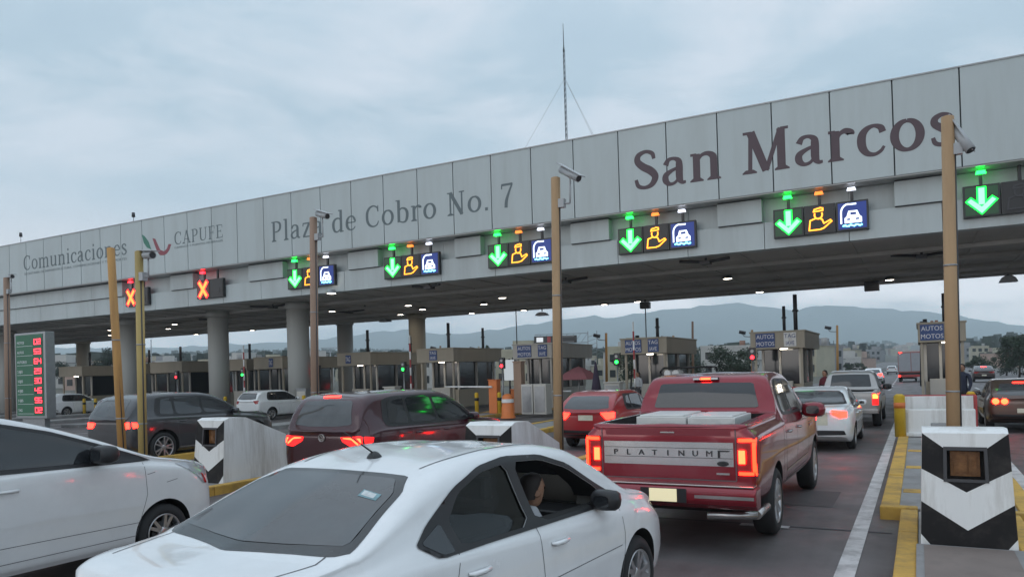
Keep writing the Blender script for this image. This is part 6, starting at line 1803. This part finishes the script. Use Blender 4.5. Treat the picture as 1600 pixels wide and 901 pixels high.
# ------------------------------------------------------------------ roadside fence, far kerb and the town
FEN = mat('green_mesh_fence', (.05, .085, .08), .7, var=.15, vscale=2)
b = MB(); x0, y0, x1, y1 = 11.5, 78, 24, 84
o = empty('roadside_fence', (11, 95, terr(11, 95)), 'grey green mesh fence beside the exit road at right', 'fence', tilt=False)
b = MB(); b.box(0, 30, -.03, .03, .1, 2.2); b.build('fence_panel', FEN, o)
for k in range(11):
    b = MB(); b.cyl((k * 3, -.06, -.3), (k * 3, -.06, 2.4), .06, .06, 8); b.build('fence_post', GREYM, o)
b = MB(); b.box(0, 16, 0, 3, 0, .16)
o = b.build('pavement', CONC, bevel=.03); o.location = (8.2, 72, terr(8.2, 72)); tag(o, kind='structure')
b = MB(); b.box(0, .35, 0, 260, -.1, .9)
o = b.build('median_barrier', CONC, bevel=.05); o.location = (-6.5, 70, terr(-6.5, 70) - .1); tag(o, 'long low concrete median barrier along the exit road', 'barrier')
HM = [mat('house_wall', c, .85, var=.12, vscale=.3, dirt=tuple(k * .6 for k in c), dirt_amt=.5, dscale=.4) for c in ((.46, .45, .43), (.36, .34, .31), (.30, .23, .19), (.40, .37, .28), (.25, .25, .26), (.42, .30, .25))]
ROOFM = [mat('house_roof', c, .85, var=.15, vscale=.3) for c in ((.20, .19, .18), (.24, .13, .09), (.30, .29, .28))]
def house_mesh(k):
    r = random.Random(k)
    w, d, h = r.uniform(5, 10), r.uniform(6, 10), r.choice((3.0, 3.2, 5.6, 5.8, 6.0))
    W_ = MB(); W_.box(-w / 2, w / 2, 0, d, -1.5, h)
    if r.random() < .6: W_.box(-w * .2, w * .3, d * .3, d * .7, h - .01, h + 2.0)
    W_.box(-w / 2 - .08, w / 2 + .08, -.08, .08, h - .02, h + .45)
    wall = W_.mesh('wall', HM[r.randrange(6)])
    G_ = MB()
    for st in range(1 if h < 4 else 2):
        for i in range(3):
            x = -w * .34 + i * w * .34
            if r.random() < .85: G_.box(x - .6, x + .6, -.06, .02, .9 + st * 2.8, 2.2 + st * 2.8)
    win = G_.mesh('window', PANE)
    R_ = MB(); R_.box(-w / 2 - .15, w / 2 + .15, .12, d + .15, h + .005, h + .16); R_.cyl((w * .3, d * .8, h + .1), (w * .3, d * .8, h + 1.5), .55, .55, 10)
    roof = R_.mesh('roof', ROOFM[r.randrange(3)])
    return wall, win, roof, w
HS = [house_mesh(k) for k in range(14)]
rng2 = random.Random(11)
cnt = 0
def house(x, y, k, sc=1.0):
    o = empty('house', (x, y, terr(x, y)), 'small flat roofed house in the town beyond the plaza', 'house', 'houses of the town beyond the plaza', rng2.uniform(-.5, .9), tilt=False)
    o.scale = (sc, sc, sc)
    for nm, me in zip(('wall', 'window', 'roof'), HS[k][:3]):
        c = bpy.data.objects.new(nm, me); C.objects.link(c); c.parent = o
while cnt < 270:
    px = rng2.uniform(10, 1600); dist = 130 * (6.0 ** rng2.random())
    u = (px - 800) / 1180.0
    p = (rt0 * u + fw) * dist
    rc = 2 - max(0, p.y - 150) * .012
    if abs(p.x - rc) < 17 or p.y < 90: continue
    house(p.x, p.y, rng2.randrange(14)); cnt += 1
# the rest of the town: too far and too many to count
wl = [MB() for _ in range(3)]
for k in range(2600):
    px = rng2.uniform(-60, 1700); dist = 800 + 1500 * rng2.random() ** 1.2
    u = (px - 800) / 1180.0; p = (rt0 * u + fw) * dist; w = rng2.uniform(5, 14); h = rng2.uniform(3, 8); z = terr(p.x, p.y)
    wl[0].box(p.x - w / 2, p.x + w / 2, p.y, p.y + w, z - 3, z + h, rng2.randrange(6))
o = wl[0].build('distant_town', HM, fix=False); tag(o, kind='stuff')
tm = MB()
for k in range(9000):
    px = rng2.uniform(-60, 1700); dist = 250 + 2200 * rng2.random()
    u = (px - 800) / 1180.0; p = (rt0 * u + fw) * dist
    rc = 2 - max(0, p.y - 150) * .012
    if abs(p.x - rc) < 22: continue
    z = terr(p.x, p.y); hh = rng2.uniform(2.5, 8) * (1 + dist / 3000); s = hh * rng2.uniform(.25, .45)
    for q in range(3):
        a = q * 2.1 + rng2.random(); zz = z + hh * rng2.uniform(.25, .85)
        dx, dy = math.cos(a) * s, math.sin(a) * s
        tm.add([(p.x - dx, p.y - dy, zz - s * .8), (p.x + dx, p.y + dy, zz - s), (p.x + dx * .8, p.y + dy * .8, zz + s), (p.x - dx * .7, p.y - dy * .7, zz + s * .9)], [(0, 1, 2, 3)])
tag(tm.build('distant_trees', LEAF[0], fix=False), kind='stuff')

# ------------------------------------------------------------------ dusk haze
hz = bpy.data.materials.new('haze_air'); hz.use_nodes = True
t = hz.node_tree; t.nodes.clear()
oo = t.nodes.new('ShaderNodeOutputMaterial'); vv = t.nodes.new('ShaderNodeVolumePrincipled')
vv.inputs['Color'].default_value = (.84, .95, 1.0, 1)
vv.inputs['Density'].default_value = HAZE_D
vv.inputs['Anisotropy'].default_value = 0.35
t.links.new(vv.outputs[0], oo.inputs['Volume'])
b = MB(); b.box(-4700, 4700, -200, 5000, -6, 310)
tag(b.build('haze', hz), kind='stuff')
